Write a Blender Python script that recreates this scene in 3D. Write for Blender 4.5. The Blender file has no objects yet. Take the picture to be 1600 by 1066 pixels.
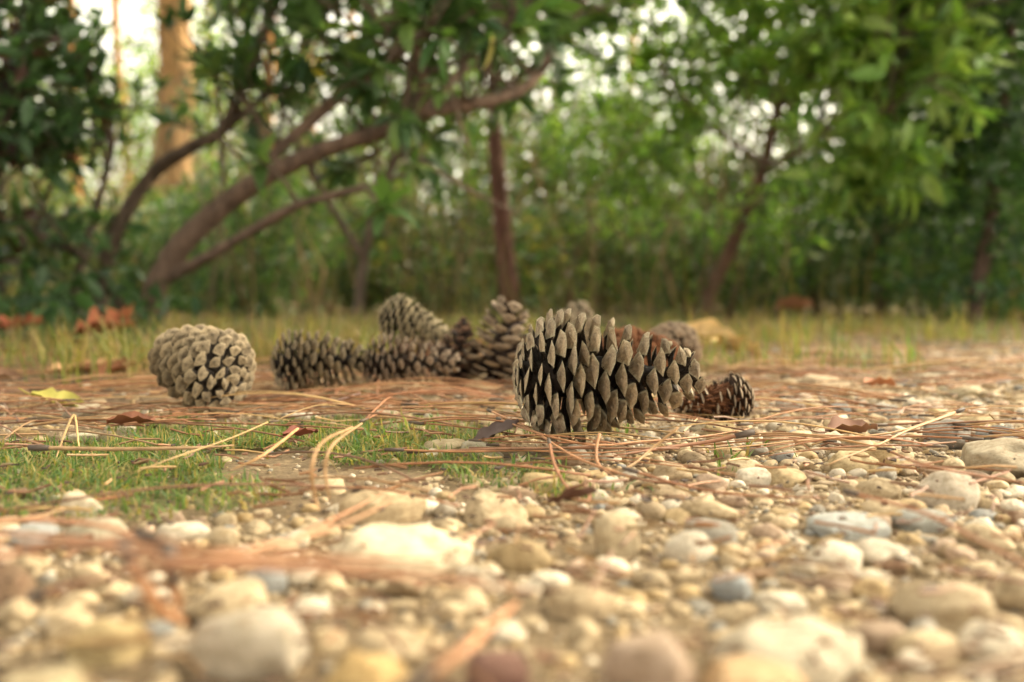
import bpy, math, random
import numpy as np
from mathutils import Matrix, Vector

random.seed(7)
rng = np.random.default_rng(11)
R = math.radians
sc = bpy.context.scene
col = sc.collection

# ------------------------------------------------------------------ camera, sky, sun, exposure
CAM_H, FPX, PITCH = 0.085, 1556.0, R(2.5)
cam_d = bpy.data.cameras.new('camera')
cam = bpy.data.objects.new('camera', cam_d)
col.objects.link(cam)
cam.location = (0, 0, CAM_H)
cam.rotation_euler = (R(90) - PITCH, 0, 0)
cam_d.lens = 35.0
cam_d.sensor_width = 36.0
cam_d.clip_start = 0.01
cam_d.clip_end = 600
cam_d.dof.use_dof = True
cam_d.dof.focus_distance = 0.568
cam_d.dof.aperture_fstop = 5.5
sc.camera = cam

SUN_EL, SUN_AZ = R(50), R(62)          # azimuth measured from +Y (view direction) towards +X (right)
w = bpy.data.worlds.new('World')
sc.world = w
w.use_nodes = True
wn = w.node_tree.nodes
sky = wn.new('ShaderNodeTexSky')
sky.sky_type = 'NISHITA'
sky.sun_disc = False
sky.sun_elevation = SUN_EL
sky.sun_rotation = SUN_AZ
sky.air_density = 0.8
sky.dust_density = 4.0
sky.ozone_density = 0.5
bgn = wn['Background']
bgn.inputs[1].default_value = 0.15
# thin bright cloud cover: the clear-sky colour bleached towards a warm white
bw = wn.new('ShaderNodeRGBToBW')
w.node_tree.links.new(sky.outputs[0], bw.inputs[0])
tintn = wn.new('ShaderNodeMix')
tintn.data_type, tintn.blend_type = 'RGBA', 'MULTIPLY'
tintn.inputs[0].default_value = 1.0
tintn.inputs[7].default_value = (1.13, 1.01, .75, 1)
w.node_tree.links.new(bw.outputs[0], tintn.inputs[6])
ble = wn.new('ShaderNodeMix')
ble.data_type = 'RGBA'
ble.inputs[0].default_value = .86
w.node_tree.links.new(sky.outputs[0], ble.inputs[6])
w.node_tree.links.new(tintn.outputs[2], ble.inputs[7])
w.node_tree.links.new(ble.outputs[2], bgn.inputs[0])

sd = bpy.data.lights.new('sun', 'SUN')
sd.energy = 1.3
sd.angle = R(22)
sd.color = (1.0, 0.81, 0.57)
sun = bpy.data.objects.new('sun', sd)
col.objects.link(sun)
sdir = Vector((math.sin(SUN_AZ) * math.cos(SUN_EL), math.cos(SUN_AZ) * math.cos(SUN_EL), math.sin(SUN_EL)))
sun.rotation_euler = sdir.to_track_quat('Z', 'Y').to_euler()
sun.location = sdir * 30

sc.view_settings.view_transform = 'Standard'
sc.view_settings.look = 'None'
sc.view_settings.gamma = 1.0
sc.view_settings.exposure = 2.88
cy = sc.cycles
cy.use_denoising = True
cy.use_adaptive_sampling = True
cy.adaptive_threshold = 0.015
cy.max_bounces = 6
cy.diffuse_bounces = 3
cy.glossy_bounces = 2
cy.transmission_bounces = 4
cy.transparent_max_bounces = 4
cy.caustics_reflective = False
cy.caustics_refractive = False
cy.sample_clamp_indirect = 6.0

# ------------------------------------------------------------------ helpers
CF = np.array([0, math.cos(PITCH), -math.sin(PITCH)])
CU = np.array([0, math.sin(PITCH), math.cos(PITCH)])
CX = np.array([1.0, 0, 0])
CP = np.array([0, 0, CAM_H])


def at(px, py, d):
    """world point seen at photo pixel (px, py), d metres in front of the lens"""
    return CP + d * (CF + (px - 800) / FPX * CX + (533 - py) / FPX * CU)


def gnd(px, py, z=0.0):
    r = CF + (px - 800) / FPX * CX + (533 - py) / FPX * CU
    return CP + r * ((z - CAM_H) / r[2])


def project(p):
    q = np.asarray(p) - CP
    d = q @ CF
    d = np.where(np.abs(d) < 1e-4, 1e-4, d)
    return 800 + FPX * (q @ CX) / d, 533 - FPX * (q @ CU) / d, d


def seen(p, m=40):
    x, y, d = project(p)
    return (d > 0.05) & (x > -m) & (x < 1600 + m) & (y > -m) & (y < 1066 + m)


class Acc:
    """collects vertices, triangles and a colour per vertex, then becomes one mesh"""

    def __init__(self):
        self.v, self.f, self.c, self.n = [], [], [], 0

    def add(self, v, f, c=(1, 1, 1)):
        v = np.asarray(v, float).reshape(-1, 3)
        f = np.asarray(f, int)
        if f.shape[1] == 4:
            f = np.vstack([f[:, [0, 1, 2]], f[:, [0, 2, 3]]])
        c = np.asarray(c, float)
        if c.ndim == 1:
            c = np.tile(c, (len(v), 1))
        self.v.append(v)
        self.f.append(f + self.n)
        self.c.append(c)
        self.n += len(v)

    def inst(self, bv, bf, M, T, c):
        """bv (m,3) base, M (N,3,3), T (N,3), c (N,3)"""
        N, m = len(T), len(bv)
        if not N:
            return
        v = np.einsum('nij,mj->nmi', M, bv) + T[:, None, :]
        f = (np.asarray(bf)[None] + (np.arange(N) * m)[:, None, None]).reshape(-1, 3)
        self.add(v.reshape(-1, 3), f, np.repeat(c, m, axis=0))

    def mesh(self, name, mat, smooth=True, sharp=None):
        me = bpy.data.meshes.new(name)
        v = np.vstack(self.v)
        f = np.vstack(self.f)
        me.vertices.add(len(v))
        me.vertices.foreach_set('co', v.astype(np.float32).ravel())
        me.loops.add(f.size)
        me.loops.foreach_set('vertex_index', f.astype(np.int32).ravel())
        me.polygons.add(len(f))
        me.polygons.foreach_set('loop_start', np.arange(0, f.size, 3, dtype=np.int32))
        me.polygons.foreach_set('use_smooth', np.full(len(f), smooth))
        me.update(calc_edges=True)
        c = np.vstack(self.c)
        a = me.color_attributes.new('tint', 'FLOAT_COLOR', 'POINT')
        a.data.foreach_set('color', np.hstack([c, np.ones((len(c), 1))]).astype(np.float32).ravel())
        if sharp:
            me.set_sharp_from_angle(angle=R(sharp))
        if mat:
            me.materials.append(mat)
        return me

    def build(self, name, mat, parent=None, smooth=True, sharp=None):
        return link(name, self.mesh(name, mat, smooth, sharp), parent)


def link(name, data, parent=None):
    o = bpy.data.objects.new(name, data)
    col.objects.link(o)
    if parent is not None:
        o.parent = parent
    return o


def tag(o, label=None, cat=None, group=None, kind=None):
    for k, x in (('label', label), ('category', cat), ('group', group), ('kind', kind)):
        if x:
            o[k] = x
    return o


def empty(name, loc=(0, 0, 0)):
    o = link(name, None)
    o.location = Vector(loc)
    return o


def unit(v):
    v = np.asarray(v, float)
    return v / (np.linalg.norm(v, axis=-1, keepdims=True) + 1e-12)


def smooth_path(pts, n):
    """Catmull-Rom through pts, n samples; works on any number of columns"""
    P = np.asarray(pts, float)
    P = np.vstack([2 * P[0] - P[1], P, 2 * P[-1] - P[-2]])
    k = len(P) - 3
    out = []
    for s in np.linspace(0, k - 1e-6, n):
        i = int(s)
        t = s - i
        a, b, c, d = P[i], P[i + 1], P[i + 2], P[i + 3]
        out.append(0.5 * (2 * b + (c - a) * t + (2 * a - 5 * b + 4 * c - d) * t * t + (3 * b - a - 3 * c + d) * t ** 3))
    return np.array(out)


def tube(acc, pts, rad, k=6, c=(1, 1, 1), wob=0.0, flat=1.0):
    pts = np.asarray(pts, float)
    n = len(pts)
    rad = np.broadcast_to(np.asarray(rad, float), (n,))
    tg = unit(np.gradient(pts, axis=0))
    u = np.cross(tg[0], [0, 0, 1.0])
    if np.linalg.norm(u) < 1e-3:
        u = np.array([1.0, 0, 0])
    u = unit(u)
    rings = []
    ang = np.arange(k) * 2 * math.pi / k
    for i in range(n):
        u = unit(u - tg[i] * (u @ tg[i]))
        b = np.cross(tg[i], u)
        rr = rad[i] * (1 + wob * rng.normal(size=k)) if wob else np.full(k, rad[i])
        rings.append(pts[i] + (rr * np.cos(ang))[:, None] * u + (flat * rr * np.sin(ang))[:, None] * b)
    v = np.vstack(rings + [pts[:1], pts[-1:]])
    f = []
    for i in range(n - 1):
        for j in range(k):
            a, b2 = i * k + j, i * k + (j + 1) % k
            f.append((a, b2, b2 + k))
            f.append((a, b2 + k, a + k))
    for j in range(k):
        f.append((n * k, (j + 1) % k, j))
        f.append((n * k + 1, (n - 1) * k + j, (n - 1) * k + (j + 1) % k))
    acc.add(v, f, c)


def frames(d, roll=None):
    """(N,3) directions -> (N,3,3) matrices with columns x=d, y, z"""
    d = unit(d)
    up = np.tile([0, 0, 1.0], (len(d), 1))
    up[np.abs(d[:, 2]) > 0.97] = [1, 0, 0]
    y = unit(np.cross(up, d))
    z = np.cross(d, y)
    if roll is not None:
        c, s = np.cos(roll)[:, None], np.sin(roll)[:, None]
        y, z = c * y + s * z, c * z - s * y
    return np.stack([d, y, z], axis=2)


def vnoise(p, seed=0):
    """cheap smooth 3-D value noise in [0,1]"""
    p = np.asarray(p, float)
    i = np.floor(p).astype(np.int64)
    f = p - i
    f = f * f * (3 - 2 * f)

    def h(a, b, c):
        x = np.sin(a * 127.1 + b * 311.7 + c * 74.7 + seed * 17.3) * 43758.5453
        return x - np.floor(x)
    r = 0
    for dx in (0, 1):
        for dy in (0, 1):
            for dz in (0, 1):
                wgt = (f[..., 0] if dx else 1 - f[..., 0]) * (f[..., 1] if dy else 1 - f[..., 1]) * (f[..., 2] if dz else 1 - f[..., 2])
                r = r + wgt * h(i[..., 0] + dx, i[..., 1] + dy, i[..., 2] + dz)
    return r


def ico(sub):
    t = (1 + 5 ** .5) / 2
    v = [(-1, t, 0), (1, t, 0), (-1, -t, 0), (1, -t, 0), (0, -1, t), (0, 1, t), (0, -1, -t), (0, 1, -t), (t, 0, -1), (t, 0, 1), (-t, 0, -1), (-t, 0, 1)]
    f = [(0, 11, 5), (0, 5, 1), (0, 1, 7), (0, 7, 10), (0, 10, 11), (1, 5, 9), (5, 11, 4), (11, 10, 2), (10, 7, 6), (7, 1, 8),
         (3, 9, 4), (3, 4, 2), (3, 2, 6), (3, 6, 8), (3, 8, 9), (4, 9, 5), (2, 4, 11), (6, 2, 10), (8, 6, 7), (9, 8, 1)]
    v = [np.array(x, float) / np.linalg.norm(x) for x in v]
    for _ in range(sub):
        cache, nf = {}, []

        def mid(a, b):
            k = (min(a, b), max(a, b))
            if k not in cache:
                m = v[a] + v[b]
                v.append(m / np.linalg.norm(m))
                cache[k] = len(v) - 1
            return cache[k]
        for a, b, c in f:
            x, y, z = mid(a, b), mid(b, c), mid(c, a)
            nf += [(a, x, z), (b, y, x), (c, z, y), (x, y, z)]
        f = nf
    return np.array(v), np.array(f)


# ------------------------------------------------------------------ materials
class NT:
    def __init__(self, name):
        self.m = bpy.data.materials.new(name)
        self.m.use_nodes = True
        self.t = self.m.node_tree
        self.n = self.t.nodes
        self.b = self.n['Principled BSDF']
        self.b.inputs['Specular IOR Level'].default_value = 0.3

    def new(self, ty, **kw):
        nd = self.n.new(ty)
        for k, x in kw.items():
            setattr(nd, k, x)
        return nd

    def l(self, a, b):
        self.t.links.new(a, b)

    def noise(self, scale, detail=4, rough=0.6, coord='Object', stretch=None):
        tc = self.new('ShaderNodeTexCoord')
        nz = self.new('ShaderNodeTexNoise')
        nz.inputs['Scale'].default_value = scale
        nz.inputs['Detail'].default_value = detail
        nz.inputs['Roughness'].default_value = rough
        if stretch:
            mp = self.new('ShaderNodeMapping')
            mp.inputs['Scale'].default_value = stretch
            self.l(tc.outputs[coord], mp.inputs[0])
            self.l(mp.outputs[0], nz.inputs[0])
        else:
            self.l(tc.outputs[coord], nz.inputs[0])
        return nz.outputs[0]

    def ramp(self, fac, stops):
        r = self.new('ShaderNodeValToRGB')
        e = r.color_ramp.elements
        while len(e) < len(stops):
            e.new(0.5)
        for i, (p, c) in enumerate(stops):
            e[i].position = p
            e[i].color = (*c, 1) if len(c) == 3 else c
        self.l(fac, r.inputs[0])
        return r.outputs[0]

    def mix(self, fac, a, b, mode='MIX'):
        m = self.new('ShaderNodeMix', data_type='RGBA', blend_type=mode)
        for s, x in ((0, fac), (6, a), (7, b)):
            if isinstance(x, (int, float)):
                m.inputs[s].default_value = x
            elif isinstance(x, tuple):
                m.inputs[s].default_value = (*x, 1)
            else:
                self.l(x, m.inputs[s])
        return m.outputs[2]

    def bump(self, h, strength, dist):
        b = self.new('ShaderNodeBump')
        b.inputs['Strength'].default_value = strength
        b.inputs['Distance'].default_value = dist
        self.l(h, b.inputs['Height'])
        self.l(b.outputs[0], self.b.inputs['Normal'])

    def color(self, c):
        self.l(c, self.b.inputs['Base Color'])

    def attr(self, name='tint'):
        return self.new('ShaderNodeAttribute', attribute_name=name).outputs['Color']

    def objcolor(self):
        return self.new('ShaderNodeObjectInfo').outputs['Color']

    def rough(self, x):
        self.b.inputs['Roughness'].default_value = x


def stone_mat(name, per_object):
    t = NT(name)
    base = t.objcolor() if per_object else t.attr()
    if per_object:
        n1 = t.noise(3.0, 5, .65)
        n2 = t.noise(14, 4, .7)
    else:
        n1 = t.noise(160, 4, .65)
        n2 = t.noise(700, 3, .7)
    c = t.mix(1.0, base, t.ramp(n1, [(.3, (.62, .55, .45)), (.55, (1.0, .98, .95)), (.75, (1.18, 1.14, 1.08))]), 'MULTIPLY')
    c = t.mix(1.0, c, t.ramp(n2, [(.30, (.45, .38, .3)), (.42, (1, 1, 1)), (.8, (1.05, 1.05, 1.05))]), 'MULTIPLY')
    t.color(c)
    t.rough(.75)
    t.bump(n2, .35, .05 if per_object else .0012)
    return t.m


M_PEB = stone_mat('pebble_stone', True)
M_GRAVEL = stone_mat('gravel_stone', False)


def leaf_mat(name, gloss=.45, trans=.35, per_object=False):
    t = NT(name)
    base = t.objcolor() if per_object else t.attr()
    n = t.noise(30, 3, .6)
    c = t.mix(1.0, base, t.ramp(n, [(.3, (.75, .75, .75)), (.7, (1.2, 1.2, 1.1))]), 'MULTIPLY')
    t.color(c)
    t.rough(gloss)
    tr = t.new('ShaderNodeBsdfTranslucent')
    t.l(t.mix(1.0, c, (1.5, 1.6, .7), 'MULTIPLY'), tr.inputs[0])
    mx = t.new('ShaderNodeMixShader')
    mx.inputs[0].default_value = trans
    t.l(t.b.outputs[0], mx.inputs[1])
    t.l(tr.outputs[0], mx.inputs[2])
    t.l(mx.outputs[0], t.n['Material Output'].inputs[0])
    return t.m


M_LEAF = leaf_mat('leaf_green', .4, .38)
M_LEAF_O = leaf_mat('leaf_green_single', .38, .35, True)
M_GRASS = leaf_mat('grass_blade', .6, .35)
M_DRY = leaf_mat('dry_leaf', .75, .15, True)


def tint_mat(name, rough=.7, scale=60, lo=.6, hi=1.25, bump=0.0, dist=.001, per_object=False, stretch=None):
    t = NT(name)
    base = t.objcolor() if per_object else t.attr()
    n = t.noise(scale, 4, .65, stretch=stretch)
    t.color(t.mix(1.0, base, t.ramp(n, [(.3, (lo,) * 3), (.7, (hi,) * 3)]), 'MULTIPLY'))
    t.rough(rough)
    if bump:
        t.bump(n, bump, dist)
    return t.m


M_NEEDLE = tint_mat('dead_needle', .55, 90, .65, 1.2)
M_BARK = tint_mat('shrub_bark', .8, 22, .45, 1.45, .9, .015, stretch=(2, 2, .6))
M_PINEBARK = tint_mat('pine_bark', .9, 9, .28, 1.5, 1.0, .05, stretch=(1.3, 1.3, .35))
M_METAL = tint_mat('green_painted_metal', .45, 20, .85, 1.1)
M_STEM = tint_mat('dry_stem', .8, 30, .7, 1.2)


def cone_mat(name, tip, tip2, stalk, stalk2):
    t = NT(name)
    apo = t.attr('tint')
    sep = t.new('ShaderNodeSeparateColor')
    t.l(apo, sep.inputs[0])
    n1 = t.noise(8, 6, .75)
    n2 = t.noise(22, 4, .7, stretch=(.35, 1, 1))
    oi = t.new('ShaderNodeObjectInfo')
    tipc = t.mix(t.ramp(n1, [(.35, (0, 0, 0)), (.68, (1, 1, 1))]), tip, tip2)
    rv = t.ramp(oi.outputs['Random'], [(0, (.72, .70, .68)), (.5, (1, 1, 1)), (1, (1.22, 1.2, 1.14))])
    tipc = t.mix(1.0, tipc, rv, 'MULTIPLY')
    stc = t.mix(t.ramp(n2, [(.42, (0, 0, 0)), (.7, (1, 1, 1))]), stalk, stalk2)
    # ragged border between the pale shield and the dark stalk
    ad = t.new('ShaderNodeMath', operation='MULTIPLY_ADD')
    t.l(n2, ad.inputs[0])
    ad.inputs[1].default_value = .5
    t.l(sep.outputs[0], ad.inputs[2])
    fac = t.ramp(ad.outputs[0], [(.62, (0, 0, 0)), (.82, (1, 1, 1))])
    c = t.mix(fac, stc, tipc)
    # dark umbo point
    c = t.mix(sep.outputs[1], c, t.mix(.55, tipc, (.03, .022, .016)))
    # worn pale rim of the shield
    rim = t.new('ShaderNodeMath', operation='POWER')
    t.l(sep.outputs[2], rim.inputs[0])
    rim.inputs[1].default_value = 2.2
    rm = t.new('ShaderNodeMath', operation='MULTIPLY')
    t.l(rim.outputs[0], rm.inputs[0])
    t.l(t.ramp(n1, [(.35, (.1, .1, .1)), (.62, (.75, .75, .75))]), rm.inputs[1])
    c = t.mix(rm.outputs[0], c, tuple(min(.62, q * 1.45) for q in tip2))
    # dirt specks and lichen
    n4 = t.noise(34, 3, .6)
    c = t.mix(1.0, c, t.ramp(n4, [(.27, (.4, .35, .3)), (.36, (1, 1, 1))]), 'MULTIPLY')
    t.color(c)
    t.rough(.72)
    ma = t.new('ShaderNodeMath', operation='ADD')
    t.l(n1, ma.inputs[0])
    t.l(n2, ma.inputs[1])
    t.bump(ma.outputs[0], .45, .03)
    return t.m


MC_GREY = cone_mat('cone_weathered_grey', (.23, .17, .11), (.52, .41, .285), (.014, .010, .009), (.12, .085, .06))
MC_LICHEN = cone_mat('cone_lichen_grey', (.19, .145, .09), (.38, .305, .195), (.016, .011, .009), (.07, .05, .035))
MC_BROWN = cone_mat('cone_brown', (.20, .13, .085), (.48, .37, .27), (.018, .011, .008), (.09, .045, .025))
MC_PALE = cone_mat('cone_pale_olive', (.27, .215, .13), (.46, .38, .24), (.016, .011, .009), (.07, .05, .035))
MC_TAN = cone_mat('cone_pale_rimmed', (.24, .175, .12), (.44, .35, .25), (.020, .011, .008), (.10, .05, .03))
MC_RED = cone_mat('cone_red_brown', (.22, .085, .04), (.36, .18, .09), (.04, .014, .008), (.16, .055, .024))
MC_DARK = cone_mat('cone_dark_brown', (.13, .07, .045), (.26, .16, .11), (.014, .008, .006), (.06, .03, .018))

# ------------------------------------------------------------------ ground
def ground_z(x, y):
    p = np.stack([x * 3.1, y * 3.1, 0 * x], -1)
    q = np.stack([x * 14, y * 14, 0 * x + 3], -1)
    near = np.clip(1 - np.hypot(x, y) / 40, 0, 1)
    return (-.004 - .006 * vnoise(p, 1) - .003 * vnoise(q, 2)) * near


def make_ground():
    s = np.linspace(-1, 1, 231)
    g = np.sign(s) * (np.abs(s) ** 4 * 148 + np.abs(s) * 2)
    X, Y = np.meshgrid(g, g + .6)
    Z = ground_z(X, Y)
    v = np.stack([X, Y, Z], -1).reshape(-1, 3)
    n = len(s)
    i = np.arange((n - 1) * n).reshape(n - 1, n)[:, :-1].ravel()
    f = np.stack([i, i + 1, i + 1 + n, i + n], 1)
    a = Acc()
    a.add(v, f)
    t = NT('sandy_soil')
    pos = t.new('ShaderNodeTexCoord').outputs['Object']
    n1 = t.noise(9, 6, .7)
    n2 = t.noise(260, 6, .75)
    n3 = t.noise(1.7, 4, .6)
    sand = t.mix(t.ramp(n2, [(.3, (0, 0, 0)), (.7, (1, 1, 1))]), (.075, .05, .03), (.34, .25, .145))  # sand darkened: its tone stands in for contact shade between the pebbles
    litter = t.mix(n2, (.035, .02, .012), (.22, .115, .06))
    moss = t.mix(n2, (.03, .028, .012), (.13, .115, .045))
    sx = t.new('ShaderNodeSeparateXYZ')
    t.l(pos, sx.inputs[0])

    def lin(a, ka, b, kb, k0):
        m1 = t.new('ShaderNodeMath', operation='MULTIPLY_ADD')
        t.l(a, m1.inputs[0])
        m1.inputs[1].default_value = ka
        m1.inputs[2].default_value = k0
        m2 = t.new('ShaderNodeMath', operation='MULTIPLY_ADD')
        t.l(b, m2.inputs[0])
        m2.inputs[1].default_value = kb
        t.l(m1.outputs[0], m2.inputs[2])
        return m2.outputs[0]
    # the litter starts nearer on the left side, the stony path runs on to the right
    e = lin(sx.outputs[1], 1.0, sx.outputs[0], -.75, -1.25)
    ee = t.new('ShaderNodeMath', operation='MULTIPLY_ADD')
    t.l(n1, ee.inputs[0])
    ee.inputs[1].default_value = .9
    t.l(e, ee.inputs[2])
    fac = t.ramp(ee.outputs[0], [(.2, (0, 0, 0)), (.6, (1, 1, 1))])
    back = t.mix(t.ramp(n3, [(.42, (0, 0, 0)), (.58, (1, 1, 1))]), litter, moss)
    t.color(t.mix(fac, sand, back))
    t.rough(.95)
    t.bump(n2, .6, .006)
    o = a.build('ground', t.m)
    tag(o, 'sandy forest ground with pine litter under the pebbles', None, None, 'structure')


make_ground()

# ------------------------------------------------------------------ pine cones
def scale_meshes(mat, n=9):
    """one cone scale, length along +x, width along y, upper side +z; tint.r marks the pale shield"""
    out = []
    for k in range(n):
        r = np.random.default_rng(100 + k)
        rows = [  # x, half width, top z, bottom z, arch
            (0.00, .14, .05, -.06), (.22, .22, .05, -.07), (.45, .32, .05, -.08), (.56, .39, .05, -.11), (.68, .46, .055, -.15)]
        V, C = [], []
        for x, hw, zt, zb in rows:
            bend = -.18 * math.sin(x * 2.4) + .10
            for (y, z) in ((hw, 0), (hw * .5, zt), (-hw * .5, zt), (-hw, 0), (-hw * .45, zb), (hw * .45, zb)):
                j = r.normal(0, .012, 3)
                V.append((x + j[0], y + j[1], z + bend + j[2]))
                C.append((0.0 if x < .6 else (.0 if z >= 0 else .35), 0, 0))
        b = -.18 * math.sin(.9 * 2.4) + .10
        # shield outline: side corners, rounded crest above, keel below
        ring = [(.85, .56, -.02), (.975, .20, .07), (.975, -.20, .07), (.85, -.56, -.02), (.57, -.11, -.26), (.57, .11, -.26)]
        cen = np.array((.85, 0, -.12))
        for x, y, z in ring:
            j = r.normal(0, .021, 3)
            V.append((x + j[0], y + j[1], z + b + j[2] * .6))
            C.append((.75, 0, 1.0))
        for frac, lift, ap in ((.55, .035, 1), (.2, .05, 1)):
            for x, y, z in ring:
                q = cen + (np.array((x, y, z)) - cen) * frac + np.array((.45, 0, -.87)) * lift
                j = r.normal(0, .007, 3)
                V.append((q[0] + j[0], q[1] + j[1], q[2] + b + j[2]))
                C.append((1, 0.0 if frac > .3 else .6, 0))
        q = cen + np.array((.5, 0, -.8)) * .11
        V.append((q[0], q[1], q[2] + b))
        C.append((1, 1, 0))
        nr = len(rows) + 3
        F = []
        for i in range(nr - 1):
            for j in range(6):
                a_, b_ = i * 6 + j, i * 6 + (j + 1) % 6
                F.append((a_, a_ + 6, b_ + 6))
                F.append((a_, b_ + 6, b_))
        top = len(V) - 1
        for j in range(6):
            F.append(((nr - 1) * 6 + j, top, (nr - 1) * 6 + (j + 1) % 6))
        V = np.array(V)
        a = Acc()
        a.add(V, F, np.array(C))
        out.append((a.mesh('cone_scale', mat, True, 24), V))
    return out


_scales = {}


def make_cone(label, ctr, axis, L, Rad, n, mat, roll=0.0, th=(-62, 62), wid=1.0, seed=0, skip=None, squash=1.0, lift=None,
              base_c=.42, tip_c=.45, jitter=4.0, core_mat=None, core_r=.24, group='open pine cones lying together on the gravel', bend=0.0, peak=.42, tpow=1.0, thick=.78, t0=0):
    """ctr: (x, y) of the cone's middle on the ground; axis: base -> tip"""
    if mat.name not in _scales:
        _scales[mat.name] = scale_meshes(mat)
    variants = _scales[mat.name]
    r = np.random.default_rng(seed + 500)
    ax = Vector(axis).normalized()
    rot = ax.to_track_quat('Z', 'Y').to_matrix().to_4x4() @ Matrix.Rotation(roll, 4, 'Z')
    rc0 = core_r * Rad
    items = []
    low = 1e9
    for i in range(n):
        u = (i + .5) / n
        t = u ** tpow
        if u < peak:
            prof = base_c + (1 - base_c) * math.sin(u / peak * math.pi / 2) ** .85
        else:
            prof = tip_c + (1 - tip_c) * math.cos((u - peak) / (1 - peak) * math.pi / 2) ** .8
        rc = rc0 * (.75 + .35 * math.sin(min(1, u * 1.6) * math.pi)) * (1 - .65 * max(0, u - .6) / .4)
        sl = (Rad - rc0) * prof
        s = u * u * (3 - 2 * u)
        tilt = R(th[0] + (th[1] - th[0]) * (0.35 * u + .65 * s) + r.normal(0, jitter))
        ang = i * 2.399963 + r.normal(0, .05)
        sw = wid * .47 * Rad * (.50 + .50 * prof) * (1 + r.normal(0, .05))
        sl *= 1 + r.normal(0, .04)
        z0 = 0
        dome = None
        UB = .37
        if u < UB:                        # tight scales close the base like a mosaic over a rounded end
            k = u / UB
            phi = R(3 + 76 * k ** .64)
            tilt = R(-24 + (24 + t0) * k + r.normal(0, jitter))
            sl = (Rad - rc0) * (.52 + .45 * k) * (1 + r.normal(0, .05))
            sw = wid * .47 * Rad * (.70 + .26 * k) * (1 + r.normal(0, .06))
            tip_r = Rad * 1.0 * math.sin(phi)
            tip_z = L * (.31 - .29 * math.cos(phi))
            dome = tip_r - sl * math.cos(tilt)
            z0 = tip_z - sl * math.sin(tilt)
        else:
            q = (u - UB) / (1 - UB)
            tilt = R(t0 + (th[1] - t0 - 4) * q + 34 * max(0, u - .88) / .12 + r.normal(0, jitter))
            z0 = L * (.255 + .42 * q + .33 * q * q) - sl * math.sin(tilt)
        if skip and skip(u, ang % (2 * math.pi), r):
            continue
        rad = Vector((math.cos(ang), math.sin(ang), 0))
        zax = Vector((0, 0, 1))
        d = rad * math.cos(tilt) + zax * math.sin(tilt)
        up = zax * math.cos(tilt) - rad * math.sin(tilt)
        side = up.cross(d)
        rollj = r.normal(0, .09)
        side2 = side * math.cos(rollj) + up * math.sin(rollj)
        up2 = up * math.cos(rollj) - side * math.sin(rollj)
        M = Matrix((d * sl, side2 * sw, up2 * sw * thick)).transposed().to_4x4()
        org = rad * (rc * .7 if dome is None else dome) + zax * z0
        if bend:
            org += Vector((bend * (t - .5) ** 2 * L, 0, 0))
        M.translation = org
        items.append((M, i))
    fl = Matrix.Diagonal((1, 1, squash, 1))
    for M, i in items:
        W = np.array(fl @ rot @ M)
        V = variants[i % len(variants)][1]
        low = min(low, (V @ W[:3, :3].T + W[:3, 3])[:, 2].min())
    root = empty('pine_cone')
    mid = rot @ Vector((0, 0, L * .5))
    z = (-low - .004) if lift is None else lift - low
    root.matrix_world = Matrix.Translation((ctr[0] - mid.x, ctr[1] - mid.y, z)) @ fl @ rot
    tag(root, label, 'pine cone', group)
    ca = Acc()
    zz = np.linspace(.06, .93, 14)
    cr = rc0 * (.8 + .35 * np.sin(np.minimum(1, zz * 1.6) * math.pi)) * (1 - .75 * np.clip(zz - .55, 0, 1) / .45)
    tube(ca, np.stack([bend * (zz - .5) ** 2 * L, 0 * zz, zz * L], 1), cr, 12, (0, 0, 0), .10)
    ca.build('core', core_mat or mat, root)
    for M, i in items:
        o = link('cone_scale', variants[i % len(variants)][0], root)
        o.matrix_local = M
    return root


def gxy(px, py):
    p = gnd(px, py)
    return (p[0], p[1])


c = gxy(949, 689)
make_cone('large weathered grey pine cone in sharp focus, open scales, lying on its side',
          c, (.985, .17, 0.012), .117, .0440, 150, MC_GREY, roll=.35, th=(-26, 16), seed=1, wid=.86, base_c=.42, tip_c=.36, peak=.40, jitter=7, tpow=1.0, thick=.72, t0=0)
c = gxy(312, 642)
make_cone('leftmost pine cone, tan grey, its tight rounded base turned to the right',
          c, (-.78, .58, .22), .084, .0365, 126, MC_LICHEN, roll=1.0, th=(-30, 10), seed=2, wid=.78, thick=.68, base_c=.44, tip_c=.72, peak=.5, jitter=6,
          skip=lambda u, a, r: .42 < u < .66 and 3.5 < a < 4.7)
c = gxy(502, 614)
make_cone('grey brown pine cone lying on its side between the leftmost cone and the stacked pair',
          c, (.92, .38, .03), .092, .0335, 132, MC_LICHEN, roll=2.2, th=(-28, 30), seed=3, wid=.76, tip_c=.55, jitter=6)
c = gxy(642, 611)
make_cone('brown pine cone with pale scale tips lying under another cone',
          c, (.95, .28, .02), .094, .0305, 132, MC_BROWN, roll=.8, th=(-28, 30), seed=4, wid=.70, tip_c=.55, jitter=6)
p = at(652, 500, 1.0)
make_cone('tan pine cone with closed overlapping scales resting on top of another cone',
          (p[0], p[1]), (.93, .12, -.33), .084, .0275, 128, MC_PALE, roll=.2, th=(-34, 66), seed=5, wid=.95, lift=.0365, tip_c=.5)
p = gnd(655, 580)
make_cone('dark pine cone mostly hidden behind the stacked pair of cones', (p[0], p[1] + .02), (-.9, .3, 0), .075, .027, 90, MC_DARK, seed=12, th=(-34, 50))
c = gxy(716, 598)
make_cone('small dark brown pine cone wedged in behind the upright cone', c, (.22, -.25, .92), .072, .0275, 90, MC_DARK, roll=1.4, th=(-20, 50), seed=6, lift=-.004)
c = gxy(786, 598)
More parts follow.
